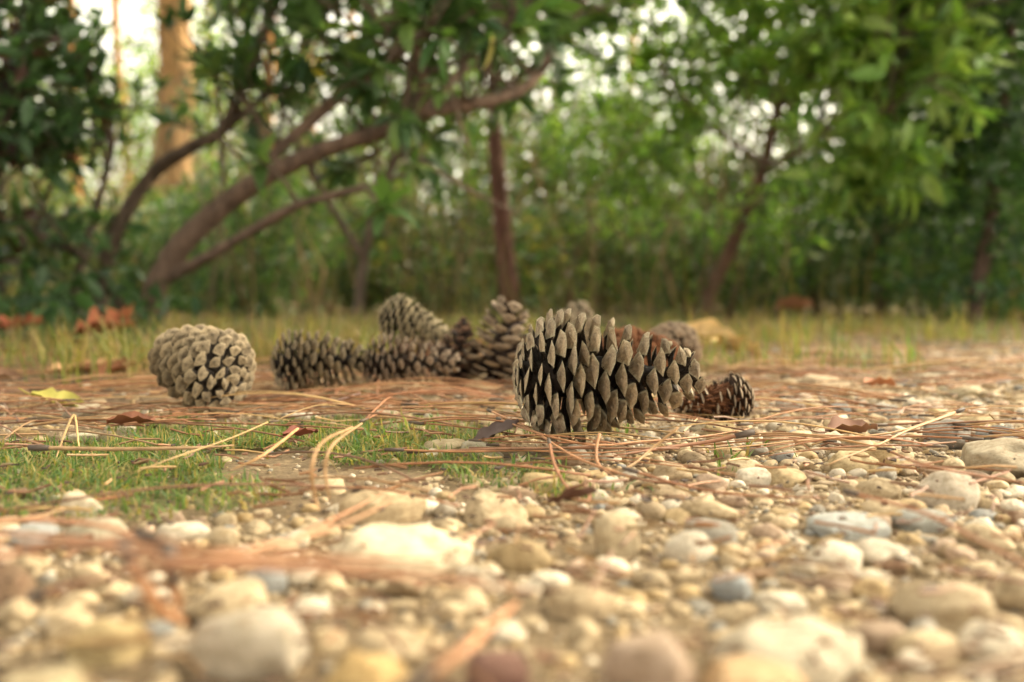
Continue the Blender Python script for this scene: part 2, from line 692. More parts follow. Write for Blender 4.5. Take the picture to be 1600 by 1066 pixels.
make_cone('brown pine cone standing upright with pale rimmed open scales', c, (.20, .10, .97), .090, .0440, 80, MC_TAN, roll=.5, th=(-8, 38), seed=7, core_r=.2, t0=6,
          wid=.92, lift=-.004, base_c=.72, tip_c=.62, peak=.25, jitter=6, thick=.7)
c = gxy(893, 570)
make_cone('pale grey pine cone peeping out behind the large sharp cone', c, (.35, .55, .6), .092, .042, 64, MC_GREY, roll=.1, th=(-20, 34), seed=8, wid=.95, lift=-.004, jitter=6)
c = gxy(1003, 615)
make_cone('reddish brown pine cone just behind the tip of the large sharp cone', c, (.75, .5, .1), .086, .0345, 116, MC_RED, roll=.4, th=(-28, 32), seed=9, wid=.82, jitter=6)
c = gxy(1056, 588)
make_cone('grey brown pine cone at the back right of the cone group', c, (.35, .85, .28), .085, .034, 100, MC_BROWN, roll=.9, th=(-28, 32), seed=10, wid=.84, jitter=6)


def gnawed():
    t = NT('cone_gnawed_core')
    n = t.noise(330, 5, .75, stretch=(1, 1, .22))
    t.color(t.ramp(n, [(.32, (.02, .010, .008)), (.52, (.20, .085, .04)), (.75, (.42, .22, .11))]))
    t.rough(.85)
    t.bump(n, 1.0, .002)
    return t.m


M_GNAW = gnawed()
c = gxy(1113, 657)
rt = make_cone('small gnawed pine cone with bare orange core and few scales left beside the large cone', c, (-.93, -.12, -.08), .060, .0200, 130, MC_TAN, roll=.6, th=(-28, 30), seed=11, wid=.88,
               base_c=.62, skip=lambda u, a, r: (u > .44 and not (u > .78 and r.random() < .85) and r.random() < (.66 if math.sin(a + 1.2) > -.2 else .12)), core_mat=M_GNAW, core_r=.40)
fa = Acc()
for k in range(150):            # torn fibres and stubs left on the core
    a = random.random() * 6.283
    z = random.uniform(.020, .048)
    r0 = .0078
    p0 = np.array((math.cos(a) * r0, math.sin(a) * r0, z))
    q0 = p0 + np.array((math.cos(a) * .004, math.sin(a) * .004, random.uniform(-.010, .004)))
    tube(fa, [p0, (p0 + q0) / 2, q0], [.0012, .0010, .0004], 4, (0, 0, 0), .2)
tag(fa.build('torn_fibre_stubs', M_GNAW, rt), kind='stuff')

# footprints that pebbles and needles keep off: x, y, radius
FOOT = []
for (px, py, r_) in ((860, 680, .034), (920, 684, .038), (985, 684, .038), (1050, 675, .028), (290, 630, .035), (345, 632, .034), (470, 605, .03), (540, 602, .03), (610, 600, .03),
                     (680, 600, .03), (716, 590, .025), (786, 590, .036), (893, 570, .035), (1003, 612, .034), (1058, 588, .034), (1113, 647, .026)):
    q = gnd(px, py)
    FOOT.append((q[0], q[1], r_))
FOOT = np.array(FOOT)


def clear(x, y, extra=0.0):
    return np.all(np.hypot(FOOT[:, 0] - x, FOOT[:, 1] - y) > FOOT[:, 2] + extra)


# ------------------------------------------------------------------ pebbles
STONE = {'cream': (.49, .395, .26), 'ochre': (.44, .33, .18), 'white': (.60, .54, .44), 'grey': (.32, .30, .26), 'bluish grey': (.27, .28, .28),
         'pinkish': (.43, .32, .235), 'brown': (.22, .145, .09), 'tan': (.36, .28, .18)}
KEYS = list(STONE)
PROB = [.40, .14, .15, .06, .035, .055, .05, .11]


def stone_shape(sub, seed, boxy=.0, rough=.10, facets=0):
    v, f = ico(sub)
    n = (vnoise(v * 1.3 + 5, seed) - .5) * 2.2 * rough + (vnoise(v * 3.1 + 9, seed + 3) - .5) * rough * 1.0
    if sub >= 3:
        n += (vnoise(v * 8 + 2, seed + 5) - .5) * rough * .25
    v = v * (1 + n)[:, None]
    if facets:
        r = np.random.default_rng(seed + 77)
        for nrm in unit(r.normal(size=(facets, 3))):
            v = v - np.maximum(0, v @ nrm - r.uniform(.62, .86))[:, None] * nrm * .92
    if boxy:
        v = np.sign(v) * np.abs(v) ** (1 - boxy)
    return v, f


PEB = []
for k in range(14):
    v, f = stone_shape(3 if k < 6 else 2, k * 7 + 1, boxy=(k % 4) * .09, rough=.15 + .06 * (k % 3), facets=(0, 5, 8, 3, 10)[k % 5])
    a = Acc()
    a.add(v, f)
    PEB.append(a.mesh('pebble', M_PEB, True))
ROUGH = []
for k in range(5):
    v, f = stone_shape(3, k * 11 + 400, boxy=.1, rough=.26, facets=9)
    a = Acc()
    a.add(v, f)
    ROUGH.append(a.mesh('pebble', M_PEB, True))

placed = []


def pebble(x, y, a, b, h, colr, label, group, yaw=None, z=None, mesh=None, tilt=.12):
    o = link('pebble', mesh or random.choice(PEB))
    o.scale = (a, b, h)
    o.rotation_euler = (random.gauss(0, tilt), random.gauss(0, tilt), random.uniform(0, 6.28) if yaw is None else yaw)
    o.location = (x, y, float(ground_z(np.array(x), np.array(y))) + (h * .28 if z is None else z))
    k = random.uniform(.85, 1.15)
    o.color = (min(.85, colr[0] * k), min(.82, colr[1] * k), min(.8, colr[2] * k), 1)
    tag(o, label, 'pebble', group)
    placed.append((x, y, max(a, b)))
    return o


# stones one can single out: px, py of the foot, full width px, height px, colour, rough?, label
BIG = [
    (625, 858, 185, 78, (.78, .68, .50), 0, 'large white and yellow pebble in front of the grass patch'),
    (388, 1005, 185, 105, (.76, .68, .55), 0, 'large blurred whitish pebble below the orange needle bundle'),
    (1250, 1010, 195, 95, (.70, .62, .48), 0, 'flat blurred cream pebble close to the lens at lower right'),
    (592, 786, 115, 48, (.66, .52, .33), 1, 'wedge shaped cream stone behind the large white and yellow pebble'),
    (1488, 762, 80, 58, (.60, .53, .43), 0, 'round pale grey beige pebble standing near the right border'),
    (1585, 722, 120, 58, (.44, .38, .28), 1, 'big rough olive grey stone cut by the right border'),
    (1490, 682, 68, 44, (.33, .31, .28), 1, 'rough grey lump of stone under the dark needle sheath'),
    (1565, 678, 62, 30, (.27, .28, .28), 1, 'dark bluish grey angular stone by the right border'),
    (1340, 717, 62, 36, (.64, .52, .31), 0, 'smooth yellow egg shaped pebble among needles'),
    (1283, 602, 78, 34, (.56, .45, .31), 1, 'pale knobbly rock at the back of the gravel'),
    (1508, 606, 70, 24, (.55, .48, .33), 0, 'flat pale rounded stone at the back of the gravel on the right'),
    (1455, 588, 46, 17, (.56, .50, .38), 0, 'small pale stone behind the flat rounded one at the back'),
    (1530, 624, 28, 14, (.72, .66, .54), 0, 'small white pebble near the far right border'),
    (1385, 640, 40, 22, (.40, .38, .34), 0, 'small grey blue pebble beside the long needles'),
    (1530, 650, 44, 20, (.62, .50, .30), 0, 'yellow oval pebble touching the rough grey lump'),
    (1215, 690, 36, 28, (.64, .54, .38), 0, 'upright pale egg pebble right of the large cone'),
    (1128, 668, 46, 22, (.55, .44, .24), 1, 'cut cylinder shaped cream stone below the gnawed cone'),
    (690, 697, 72, 26, (.60, .50, .32), 0, 'flat cream pebble left of the foot of the large cone'),
    (745, 698, 66, 28, (.52, .47, .36), 1, 'mossy greyish stone touching the foot of the large cone'),
    (782, 648, 26, 14, (.80, .76, .68), 0, 'small bright white pebble left of the large cone'),
    (745, 604, 40, 20, (.56, .46, .30), 0, 'round tan pebble at the foot of the upright cone'),
    (432, 615, 40, 24, (.47, .39, .25), 0, 'round olive tan pebble between the leftmost cone and its neighbour'),
    (468, 642, 50, 14, (.70, .64, .54), 0, 'flat white stone in front of the second cone'),
    (585, 640, 62, 28, (.62, .52, .40), 1, 'pale pinkish stone below the brown cone'),
    (58, 620, 40, 20, (.62, .54, .40), 1, 'pale stone in the needles by the left border'),
    (120, 640, 54, 22, (.62, .54, .41), 0, 'pale stone next to the yellow leaf'),
    (195, 667, 26, 19, (.72, .65, .53), 0, 'small white egg pebble between needles and leaves on the left'),
    (165, 676, 26, 17, (.58, .49, .34), 0, 'round beige pebble beside the small white egg'),
    (125, 677, 56, 15, (.60, .54, .41), 1, 'long flat pale stone on the left needle mat'),
    (255, 660, 44, 20, (.68, .57, .38), 0, 'cream pebble at the back rim of the grass patch'),
    (115, 790, 66, 48, (.62, .54, .41), 1, 'blunt cream stone sunk in the left of the grass'),
    (140, 830, 80, 45, (.54, .49, .37), 0, 'grey beige stone at the front rim of the grass'),
    (965, 832, 62, 62, (.62, .51, .34), 0, 'rounded cream pebble below the large cone in the blurred gravel'),
    (970, 806, 75, 42, (.70, .62, .48), 1, 'whitish split stone leaning behind the rounded cream pebble'),
    (1078, 842, 60, 46, (.72, .66, .55), 0, 'whitish pebble right of the rounded cream pebble'),
    (755, 892, 58, 44, (.74, .66, .52), 0, 'white blurred pebble right of the large white and yellow one'),
    (842, 745, 52, 28, (.58, .44, .24), 0, 'ochre round pebble just in front of the large cone'),
    (790, 742, 44, 20, (.44, .38, .27), 0, 'olive brown flat pebble left of the ochre round one'),
    (1230, 735, 62, 26, (.60, .47, .28), 0, 'long ochre cream pebble in the right gravel'),
    (1180, 735, 48, 24, (.70, .64, .53), 0, 'white pebble left of the long ochre one'),
    (1160, 722, 58, 26, (.60, .50, .34), 0, 'cream flat pebble above the white and ochre pair'),
    (1335, 805, 110, 26, (.40, .42, .41), 0, 'long bluish grey flat stone in the right foreground blur'),
    (1450, 795, 80, 26, (.42, .43, .40), 0, 'second bluish grey flat stone nearer the right border'),
    (1150, 890, 66, 42, (.37, .40, .42), 0, 'blue grey blurred pebble in the middle foreground'),
    (775, 1040, 90, 60, (.26, .14, .11), 0, 'dark reddish stone at the bottom of the photo'),
    (1030, 1055, 150, 120, (.50, .38, .29), 0, 'pinkish brown blurred stone at the bottom centre'),
    (150, 990, 120, 62, (.55, .44, .24), 0, 'ochre blurred pebble in the lower left'),
    (560, 1060, 130, 90, (.60, .43, .2), 0, 'deep yellow blurred pebble at the bottom left of centre'),
    (60, 1075, 150, 80, (.50, .42, .27), 0, 'olive cream pebble in the bottom left corner'),
    (1500, 930, 150, 70, (.52, .42, .28), 0, 'tan blurred stone in the lower right gravel'),
    (1180, 1075, 170, 80, (.62, .43, .25), 0, 'orange tan stone under the flat cream pebble at the bottom'),
    (910, 925, 90, 50, (.58, .46, .30), 1, 'tan lump in the blurred centre foreground'),
    (1090, 660, 34, 15, (.66, .57, .42), 0, 'cream pebble under the tip of the large cone'),
    (1415, 655, 46, 18, (.66, .58, .42), 0, 'cream flat pebble behind the needle sheath'),
    (1300, 668, 50, 16, (.62, .54, .40), 0, 'long cream pebble behind the yellow egg'),
]
for (px, py, wp, hp, cc, rg, lab) in BIG:
    d = gnd(px, py)
    dep = d[1]
    wm = wp / FPX * dep * .58
    hm = max(hp / FPX * dep, .35 * wm)
    pebble(d[0], d[1] + wm * .45, wm, wm * .8, hm * .72, tuple(q * .8 for q in cc), lab, 'single large stones', yaw=random.uniform(-.3, .3), z=hm * .27,
           mesh=random.choice(ROUGH if rg else PEB[:6]), tilt=.06)

# the other 250 pebbles one can pick out
ZONES = [('in the blurred foreground gravel', .20, .42, 60), ('in the gravel in front of the large cone', .42, .56, 55),
         ('in the gravel around and right of the large cone', .56, .80, 80), ('in the far gravel behind the cones', .80, 1.9, 55)]
for zname, y0, y1, cnt in ZONES:
    got = tries = 0
    while got < cnt and tries < 9000:
        tries += 1
        y = random.uniform(y0, y1)
        x = random.uniform(-.54, .54) * y
        r_ = min(.017, .0042 * math.exp(random.gauss(0.26, .42))) * (1.0 if y < .9 else 1.2)
        if y > .68 and x < .10 * y and random.random() < .75:
            continue
        grassy = ((x + .20) / .26) ** 2 + ((y - .57) / .16) ** 2 < 1
        if grassy and random.random() < .85:
            continue
        if not clear(x, y, r_ * .6):
            continue
        if any(math.hypot(x - q[0], y - q[1]) < (r_ + q[2]) * .82 for q in placed):
            continue
        key = random.choices(KEYS, PROB)[0]
        bb, hh = random.uniform(.62, .95), random.uniform(.42, .75)
        word = ('tiny' if r_ < .0045 else 'small' if r_ < .0075 else 'fist-like larger') + (' flat' if hh < .53 else ' plump' if hh > .64 else '') + (' long' if bb < .72 else '')
        word = word.replace('fist-like ', '')
        pebble(x, y, r_, r_ * bb, r_ * hh, STONE[key], f'{word} {key} pebble {zname}', f'{word} {key} pebbles {zname}')
        got += 1
placed_np = np.array(placed)


def gravel():
    a = Acc()
    levels = ([stone_shape(2, 900 + k, (k % 3) * .1, .18, 2 * k) for k in range(5)], [stone_shape(1, 930 + k, (k % 3) * .08, .18, 2 * k) for k in range(5)],
              [stone_shape(0, 950 + k, 0, .25) for k in range(5)])
    cl = np.array([STONE[k] for k in KEYS])

    def scatter(n, y0, y1, rmin, rmed, sig, lv, keep):
        y = np.sqrt(rng.uniform(y0 ** 2, y1 ** 2, n))
        x = rng.uniform(-.72, .72, n) * (y + .12)
        r_ = np.minimum(rmed * np.exp(rng.normal(0, sig, n)), .0125) + rmin
        k = keep(x, y) > rng.random(n)
        x, y, r_ = x[k], y[k], r_[k]
        # keep off the singled-out pebbles and the cones
        d = np.hypot(x[:, None] - placed_np[None, :, 0], y[:, None] - placed_np[None, :, 1]) - placed_np[None, :, 2] * .85
        k = d.min(1) > r_ * .55
        d = np.hypot(x[:, None] - FOOT[None, :, 0], y[:, None] - FOOT[None, :, 1]) - FOOT[None, :, 2] * .8
        k &= (d.min(1) > 0) | (r_ < .004)
        x, y, r_ = x[k], y[k], r_[k]
        n = len(x)
        yaw = rng.uniform(0, 6.28, n)
        Mx = frames(np.stack([np.cos(yaw), np.sin(yaw), rng.normal(0, .18, n)], 1), rng.normal(0, .22, n))
        S = np.stack([r_, r_ * rng.uniform(.6, .95, n), r_ * rng.uniform(.4, .75, n)], 1)
        Mx = Mx * S[:, None, :]
        T = np.stack([x, y, ground_z(x, y) + r_ * rng.uniform(-.15, .30, n)], 1)
        c = cl[rng.choice(len(cl), n, p=PROB)] * rng.uniform(.72, 1.15, (n, 1))
        wh = rng.integers(0, 5, n)
        for q in range(5):
            for L_, big in ((lv, r_ > 0) if lv else (0, r_ > .0048), (1, r_ <= .0048 if not lv else r_ < 0)):
                m = (wh == q) & big
                a.inst(levels[L_][q][0], levels[L_][q][1], Mx[m], T[m], c[m])

    def grassf(x, y):
        g = ((x + .20) / .27) ** 2 + ((y - .57) / .17) ** 2
        return np.clip(g * .8 - .15, .12, 1)

    scatter(2600, .13, .66, .0018, .0028, .55, 0, grassf)
    scatter(22000, .13, .72, .0006, .0009, .55, 2, grassf)
    scatter(5000, .60, 1.10, .0014, .0022, .6, 1, lambda x, y: grassf(x, y) * np.clip(.50 + (x + .1) * 1.8 - (y - .75) * .8, .12, .9))
    scatter(14000, .62, 1.3, .0008, .0012, .55, 2, lambda x, y: grassf(x, y) * np.clip(.6 + (x + .1) * 1.8 - (y - .75) * .8, .15, 1))
    scatter(6000, 1.0, 2.6, .002, .0036, .5, 2, lambda x, y: np.clip((x - .12 * y + .10) * 3, .03, .8) * np.clip(2.5 - y, 0, 1))
    o = a.build('gravel', M_GRAVEL)
    tag(o, 'small mixed cream and ochre gravel between the larger pebbles', 'gravel', None, 'stuff')


gravel()

# ------------------------------------------------------------------ needles, twigs, fallen leaves
NC = [(.36, .175, .085), (.43, .22, .11), (.30, .135, .065), (.44, .27, .135), (.25, .13, .075), (.44, .29, .13)]


def needle_pts(L, curve, n=9):
    s = np.linspace(0, 1, n)
    return np.stack([s * L, curve * L * (s ** 2), 0 * s], 1)


def needle_meshes():
    out = []
    for k in range(10):
        r = random.Random(k)
        a = Acc()
        L = r.uniform(.11, .17)
        c1 = r.uniform(-.22, .22)
        c2 = c1 + r.uniform(.03, .14)
        cc = np.array(NC[k % len(NC)])
        for cv, hz in ((c1, r.uniform(.0, .010)), (c2, r.uniform(.0, .012))):
            p = needle_pts(L * r.uniform(.9, 1), cv)
            s = np.linspace(0, 1, len(p))
            p[:, 2] = hz * np.sin(s * math.pi) + .0015
            tube(a, p, .00078 * (1 - .65 * s ** 4), 5, cc * r.uniform(.85, 1.15), 0, .7)
        tube(a, [(-.006, 0, .0015), (.0, 0, .0015), (.006, 0, .0015)], [.0008, .0011, .0009], 6, (.12, .085, .06))
        out.append(a.mesh('pine_needle', M_NEEDLE, True))
    return out


NEED = needle_meshes()
nn = 0


def needle(x, y, yaw, z, label, group, mesh=None, tilt=0.0, s=1.0):
    global nn
    o = link('pine_needle', mesh or NEED[nn % len(NEED)])
    nn += 1
    o.location = (x, y, z)
    o.rotation_euler = (random.gauss(0, .25), tilt, yaw)
    o.scale = (s, s, s)
    tag(o, label, 'pine needle', group)
    return o


def own_needle(label, pts, r=.0008, colr=NC[1], group='single long pine needles', sheath=True, r_end=.35):
    """pts: list of (px, py, depth-free height z) laid on the ground"""
    W = []
    for (px, py, z) in pts:
        q = gnd(px, py, z)
        W.append(q)
    W = smooth_path(W, 16)
    W[:, 2] = np.maximum(W[:, 2], .0015)
    o0 = W[0].copy()
    a = Acc()
    s = np.linspace(0, 1, 16)
    tube(a, W - o0, r * (1 - (1 - r_end) * s ** 3), 6, colr, 0, .75)
    if sheath:
        dr = unit(W[0] - W[1])
        tube(a, [-dr * .006, dr * .0, dr * .005], [r * 1.0, r * 1.35, r * 1.15], 6, (.10, .075, .06))
    o = a.build('pine_needle', M_NEEDLE)
    o.location = Vector(o0)
    tag(o, label, 'pine needle', group)
    return o


own_needle('orange needle running from under the cone towards lower right', [(765, 642, .012), (830, 672, .010), (900, 715, .007), (985, 745, .003), (1010, 752, .002)])
own_needle('long pale orange needle crossing in front of the large cone', [(780, 655, .010), (850, 680, .010), (930, 696, .006), (1000, 690, .006), (1090, 683, .004), (1170, 670, .003)])
own_needle('needle bundle strand along the front of the large cone', [(650, 706, .003), (760, 702, .005), (870, 700, .005), (960, 695, .004), (1060, 690, .004)], colr=NC[4])
own_needle('needle lying just below the strand in front of the cone', [(615, 703, .004), (720, 706, .004), (820, 704, .004), (920, 708, .003), (1010, 702, .003)], colr=NC[0])
own_needle('needle rising at the right foot of the large cone', [(1060, 668, .020), (1020, 700, .010), (985, 728, .004), (950, 735, .002)], colr=NC[3], sheath=False)
own_needle('short upright bent needle tip in front of the large cone', [(937, 678, .018), (932, 700, .012), (935, 725, .006), (960, 745, .003)], colr=NC[1], sheath=False)
own_needle('thin needle curving down in front of the ochre pebble', [(858, 690, .012), (866, 725, .008), (885, 760, .004), (915, 785, .003), (930, 750, .004)], colr=NC[2])
own_needle('long needle with dark sheath pointing to the right gravel', [(1500, 641, .016), (1400, 675, .008), (1290, 685, .006), (1190, 695, .005), (1090, 705, .003)], colr=NC[3])
own_needle('second strand of the long needle with dark sheath', [(1500, 643, .015), (1420, 672, .010), (1375, 694, .007), (1320, 715, .006), (1290, 728, .003)], colr=NC[3])
own_needle('needle pair member ending in a dark tip near the rough grey lump', [(1522, 686, .006), (1440, 682, .006), (1360, 683, .006), (1270, 688, .004), (1150, 705, .003)], colr=NC[2])
own_needle('thin dark needle behind the rough grey lump', [(1330, 628, .006), (1400, 638, .006), (1460, 645, .003)], colr=NC[4])
own_needle('dark tipped stem lying under the gnawed cone', [(1165, 678, .010), (1110, 690, .006), (1040, 700, .004), (960, 712, .003)], r=.0015, colr=(.28, .13, .07))
own_needle('dark red needle crossing the gravel towards the right border', [(985, 735, .006), (1080, 762, .004), (1180, 775, .003), (1290, 778, .003)], colr=NC[2])
own_needle('blurred needle sweeping down to the right border', [(1390, 705, .006), (1440, 725, .012), (1540, 745, .006), (1640, 760, .004)], colr=NC[2])
own_needle('blurred brown needle arching over the right foreground', [(1330, 770, .010), (1440, 800, .012), (1540, 850, .008), (1650, 905, .005)], r=.0010, colr=NC[2])
own_needle('dark thin stick lying between the second cone and the grass', [(562, 615, .012), (520, 628, .008), (480, 640, .004), (450, 646, .002)], r=.0013, colr=(.13, .065, .045), sheath=False)
own_needle('brown stalk stretched over the grass patch', [(60, 700, .010), (180, 702, .010), (300, 700, .010), (365, 696, .008)], r=.0014, colr=(.36, .23, .12))
own_needle('pale straw bent over the grass patch', [(418, 660, .010), (360, 685, .012), (270, 716, .010), (205, 740, .006)], r=.0007, colr=(.40, .27, .12), sheath=False)
own_needle('upright curved orange needle in front of the grass', [(550, 668, .020), (505, 690, .026), (487, 730, .020), (492, 775, .006), (500, 800, .001)], r=.0008, colr=(.42, .25, .12), sheath=False)
own_needle('second upright curved needle beside the first in front of the grass', [(565, 662, .016), (520, 695, .024), (508, 735, .016), (515, 780, .004)], r=.0008, colr=(.42, .26, .13), sheath=False)
own_needle('pair of pale needles arching right of the grass', [(465, 670, .016), (440, 690, .016), (405, 715, .012), (360, 735, .006)], r=.0009, colr=(.53, .31, .14), sheath=False)
own_needle('thick blurred orange needle from the left foreground', [(-60, 880, .006), (180, 842, .018), (280, 858, .020), (420, 855, .014), (520, 812, .010), (600, 770, .004)], r=.0011, colr=(.40, .20, .11))
own_needle('blurred orange needle crossing below the large white pebble', [(-40, 830, .010), (170, 848, .020), (300, 872, .022), (450, 868, .020), (600, 874, .016), (700, 872, .010)], r=.0011, colr=(.38, .19, .10))
own_needle('lower blurred orange needle in the left foreground', [(60, 930, .006), (190, 895, .020), (330, 885, .024), (500, 892, .022), (660, 905, .018), (840, 925, .010)], r=.0012, colr=(.36, .18, .10))
own_needle('blurred needle dipping between foreground pebbles on the left', [(200, 868, .022), (225, 915, .018), (255, 955, .010), (290, 975, .004)], r=.0017, colr=(.55, .28, .14))
own_needle('short blurred needle beside the dipping one', [(265, 880, .022), (272, 920, .016), (280, 955, .008)], r=.0017, colr=(.55, .28, .14))
own_needle('blurred needle slanting up in the bottom centre', [(650, 1066, .012), (720, 1020, .016), (770, 975, .014), (810, 940, .010)], r=.0012, colr=(.56, .27, .14))
own_needle('middle strand of the blurred orange needle bundle', [(20, 850, .012), (150, 856, .022), (300, 880, .024), (450, 880, .022), (600, 886, .018), (760, 905, .012)], r=.0010, colr=(.34, .17, .09))
own_needle('upper strand of the blurred orange needle bundle', [(230, 838, .022), (340, 862, .022), (430, 850, .02), (530, 822, .014), (640, 770, .006)], r=.0010, colr=(.40, .22, .12))
own_needle('faint blurred needle over the left border gravel', [(-40, 815, .006), (60, 812, .010), (160, 822, .014), (240, 850, .014)], r=.0012, colr=(.55, .28, .15))

# needle pairs lying about in readable numbers
NZ = [('in the mat by the leftmost cone', -.46, .0, .62, .90, 52), ('at the foot of the large cone', -.06, .30, .50, .70, 18),
      ('on the gravel right of the large cone', .16, .60, .54, 1.15, 26), ('on the litter behind the cones', -.6, .75, .95, 1.7, 95)]
for zn, x0, x1, y0, y1, cnt in NZ:
    for k in range(cnt):
        for _ in range(40):
            y = random.uniform(y0, y1)
            x = random.uniform(x0, x1)
            if abs(x) < .53 * y and clear(x, y, .01):
                break
        yaw = random.gauss(0, .35) + random.choice((0, math.pi)) if random.random() < .8 else random.uniform(0, 6.28)
        sz = random.choice((.68, .85, 1.08))
        cn = ['rust brown', 'orange brown', 'dark red brown', 'pale tan', 'dull brown', 'straw coloured'][(nn % len(NEED)) % 6]
        ln = {.68: 'short', .85: 'medium long', 1.08: 'long'}[sz]
        needle(x, y, yaw, random.uniform(.001, .007), f'{ln} {cn} pine needle pair {zn}', f'{ln} {cn} pine needles {zn}', s=sz * random.uniform(.95, 1.05))


def litter():
    a = Acc()
    n = 1500
    y = rng.uniform(.35, 2.8, n)
    x = rng.uniform(-.62, .62, n) * y
    yaw = rng.normal(0, .5, n) + (rng.random(n) < .25) * rng.uniform(0, 3.1, n)
    wgt = np.where(y > .62, 1.0, .10) * np.where((x > .05 * y) & (y < .95), .22, 1) * np.where(x > .3 * y, .6, 1)
    k = rng.random(n) < wgt
    for i in np.where(k)[0]:
        L = random.uniform(.06, .15)
        cv = random.uniform(-.25, .25)
        p = needle_pts(L, cv, 6)
        p[:, 2] = .0015 + random.uniform(0, .006) * np.sin(np.linspace(0, math.pi, 6)) + random.uniform(0, .003)
        cs, sn = math.cos(yaw[i]), math.sin(yaw[i])
        q = np.stack([p[:, 0] * cs - p[:, 1] * sn + x[i], p[:, 0] * sn + p[:, 1] * cs + y[i], p[:, 2]], 1)
        tube(a, q, .0008, 4, np.array(random.choice(NC)) * random.uniform(.55, 1.05), 0, .7)
    o = a.build('needle_litter', M_NEEDLE)
    tag(o, 'thin mat of dead brown pine needles over the ground', 'needle litter', None, 'stuff')


litter()


def crumbs():
    a = Acc()
    for _ in range(1500):
        y = random.uniform(.2, 1.4)
        x = random.uniform(-.58, .58) * y
        n = random.randint(4, 6)
        r_ = random.uniform(.0008, .0032)
        an = sorted(random.uniform(0, 6.28) for _ in range(n))
        st = random.uniform(.3, 1)
        pts = [(math.cos(q) * r_ * random.uniform(.7, 1.2), math.sin(q) * r_ * st, random.gauss(0, .15) * r_) for q in an]
        yaw = random.uniform(0, 6.28)
        z = random.uniform(-.003, .004)
        V = [(x + p[0] * math.cos(yaw) - p[1] * math.sin(yaw), y + p[0] * math.sin(yaw) + p[1] * math.cos(yaw), z + p[2] + q) for q in (0, .0007) for p in pts]
        F = [(n, n + i, n + i + 1) for i in range(1, n - 1)] + [(0, i + 1, i) for i in range(1, n - 1)]
        for i in range(n):
            j = (i + 1) % n
            F += [(i, j, n + j), (i, n + j, n + i)]
        a.add(V, F, np.array(random.choice([(.10, .055, .035), (.18, .09, .05), (.06, .04, .03), (.24, .13, .07)])) * random.uniform(.7, 1.2))
    for _ in range(420):                                   # broken needle ends
        y = random.uniform(.22, .9)
        x = random.uniform(-.58, .58) * y
        q = random.uniform(0, 6.28)
        L = random.uniform(.006, .03)
        z = random.uniform(.000, .006)
        p0 = np.array((x, y, z))
        p1 = p0 + np.array((math.cos(q), math.sin(q), random.gauss(0, .12))) * L
        tube(a, [p0, (p0 + p1) / 2 + rng.normal(0, .0008, 3), p1], .0006, 4, np.array(random.choice(NC)) * random.uniform(.5, 1.1))
    tag(a.build('bark_crumbs', M_NEEDLE, None, False), 'dark crumbs of bark and broken needles strewn between the pebbles', 'litter', None, 'stuff')


crumbs()


def leaf_shape(nseg=6, width=.2, fold=.18, curl=.15, tip=1.0, cross=1):
    """leaf with length 1 along +x, blade bent along a midrib"""
    s = np.linspace(0, 1, nseg + 1)
    hw = width * np.sin(np.pi * np.clip(s, 0, 1) ** .85) ** .75 * (1 - .15 * s)
    hw[0], hw[-1] = .012, .004
    V, F = [], []
    for i, t in enumerate(s):
        z = -curl * t * t
        for y in (-1, 0, 1):
            V.append((t, y * hw[i], z + (fold * hw[i] if y else 0)))
    for i in range(nseg):
        b = i * 3
        for j in (0, 1):
            F += [(b + j, b + j + 3, b + j + 4), (b + j, b + j + 4, b + j + 1)]
    return np.array(V), np.array(F)


def fallen_leaf(px, py, size, colr, label, yaw=None, lobed=False, curl=.5, z=.006, group='dead leaves on the ground'):
    r = random.Random(px * 31 + py)
    ns = 10
    s = np.linspace(0, 1, ns + 1)
    wv = .28 * np.sin(np.pi * s ** .9) ** .8
    if lobed:
        wv *= 1 + .45 * np.sin(s * 22)
    wv = wv * (1 + np.array([r.uniform(-.22, .18) for _ in s]))
    V, F = [], []
    for i, t in enumerate(s):
        for j in range(5):
            y = (j - 2) / 2 * max(wv[i], .01)
            zz = curl * (abs(j - 2) / 2) ** 2 * wv[i] * 1.2 + curl * .35 * (t - .5) ** 2 + r.uniform(-.05, .05)
            V.append((t - .5, y, zz))
    for i in range(ns):
        for j in range(4):
            b = i * 5 + j
            F += [(b, b + 5, b + 6), (b, b + 6, b + 1)]
    V = np.array(V)
    # real thickness
    m = len(V)
    V = np.vstack([V + (0, 0, .006), V - (0, 0, .006)])
    F = np.array(F)
    F = np.vstack([F, F[:, ::-1] + m])
    a = Acc()
    a.add(V * size, F)
    tube(a, np.array([(-.5, 0, 0), (-.62, .02, .02), (-.74, .05, .05)]) * size, size * .012, 5)
    o = a.build('fallen_leaf', M_DRY)
    q = gnd(px, py)
    o.location = (q[0], q[1], z)
    o.rotation_euler = (r.gauss(0, .25), r.gauss(0, .2), r.uniform(0, 6.28) if yaw is None else yaw)
    o.color = (*colr, 1)
    tag(o, label, 'leaf', group)
    return o


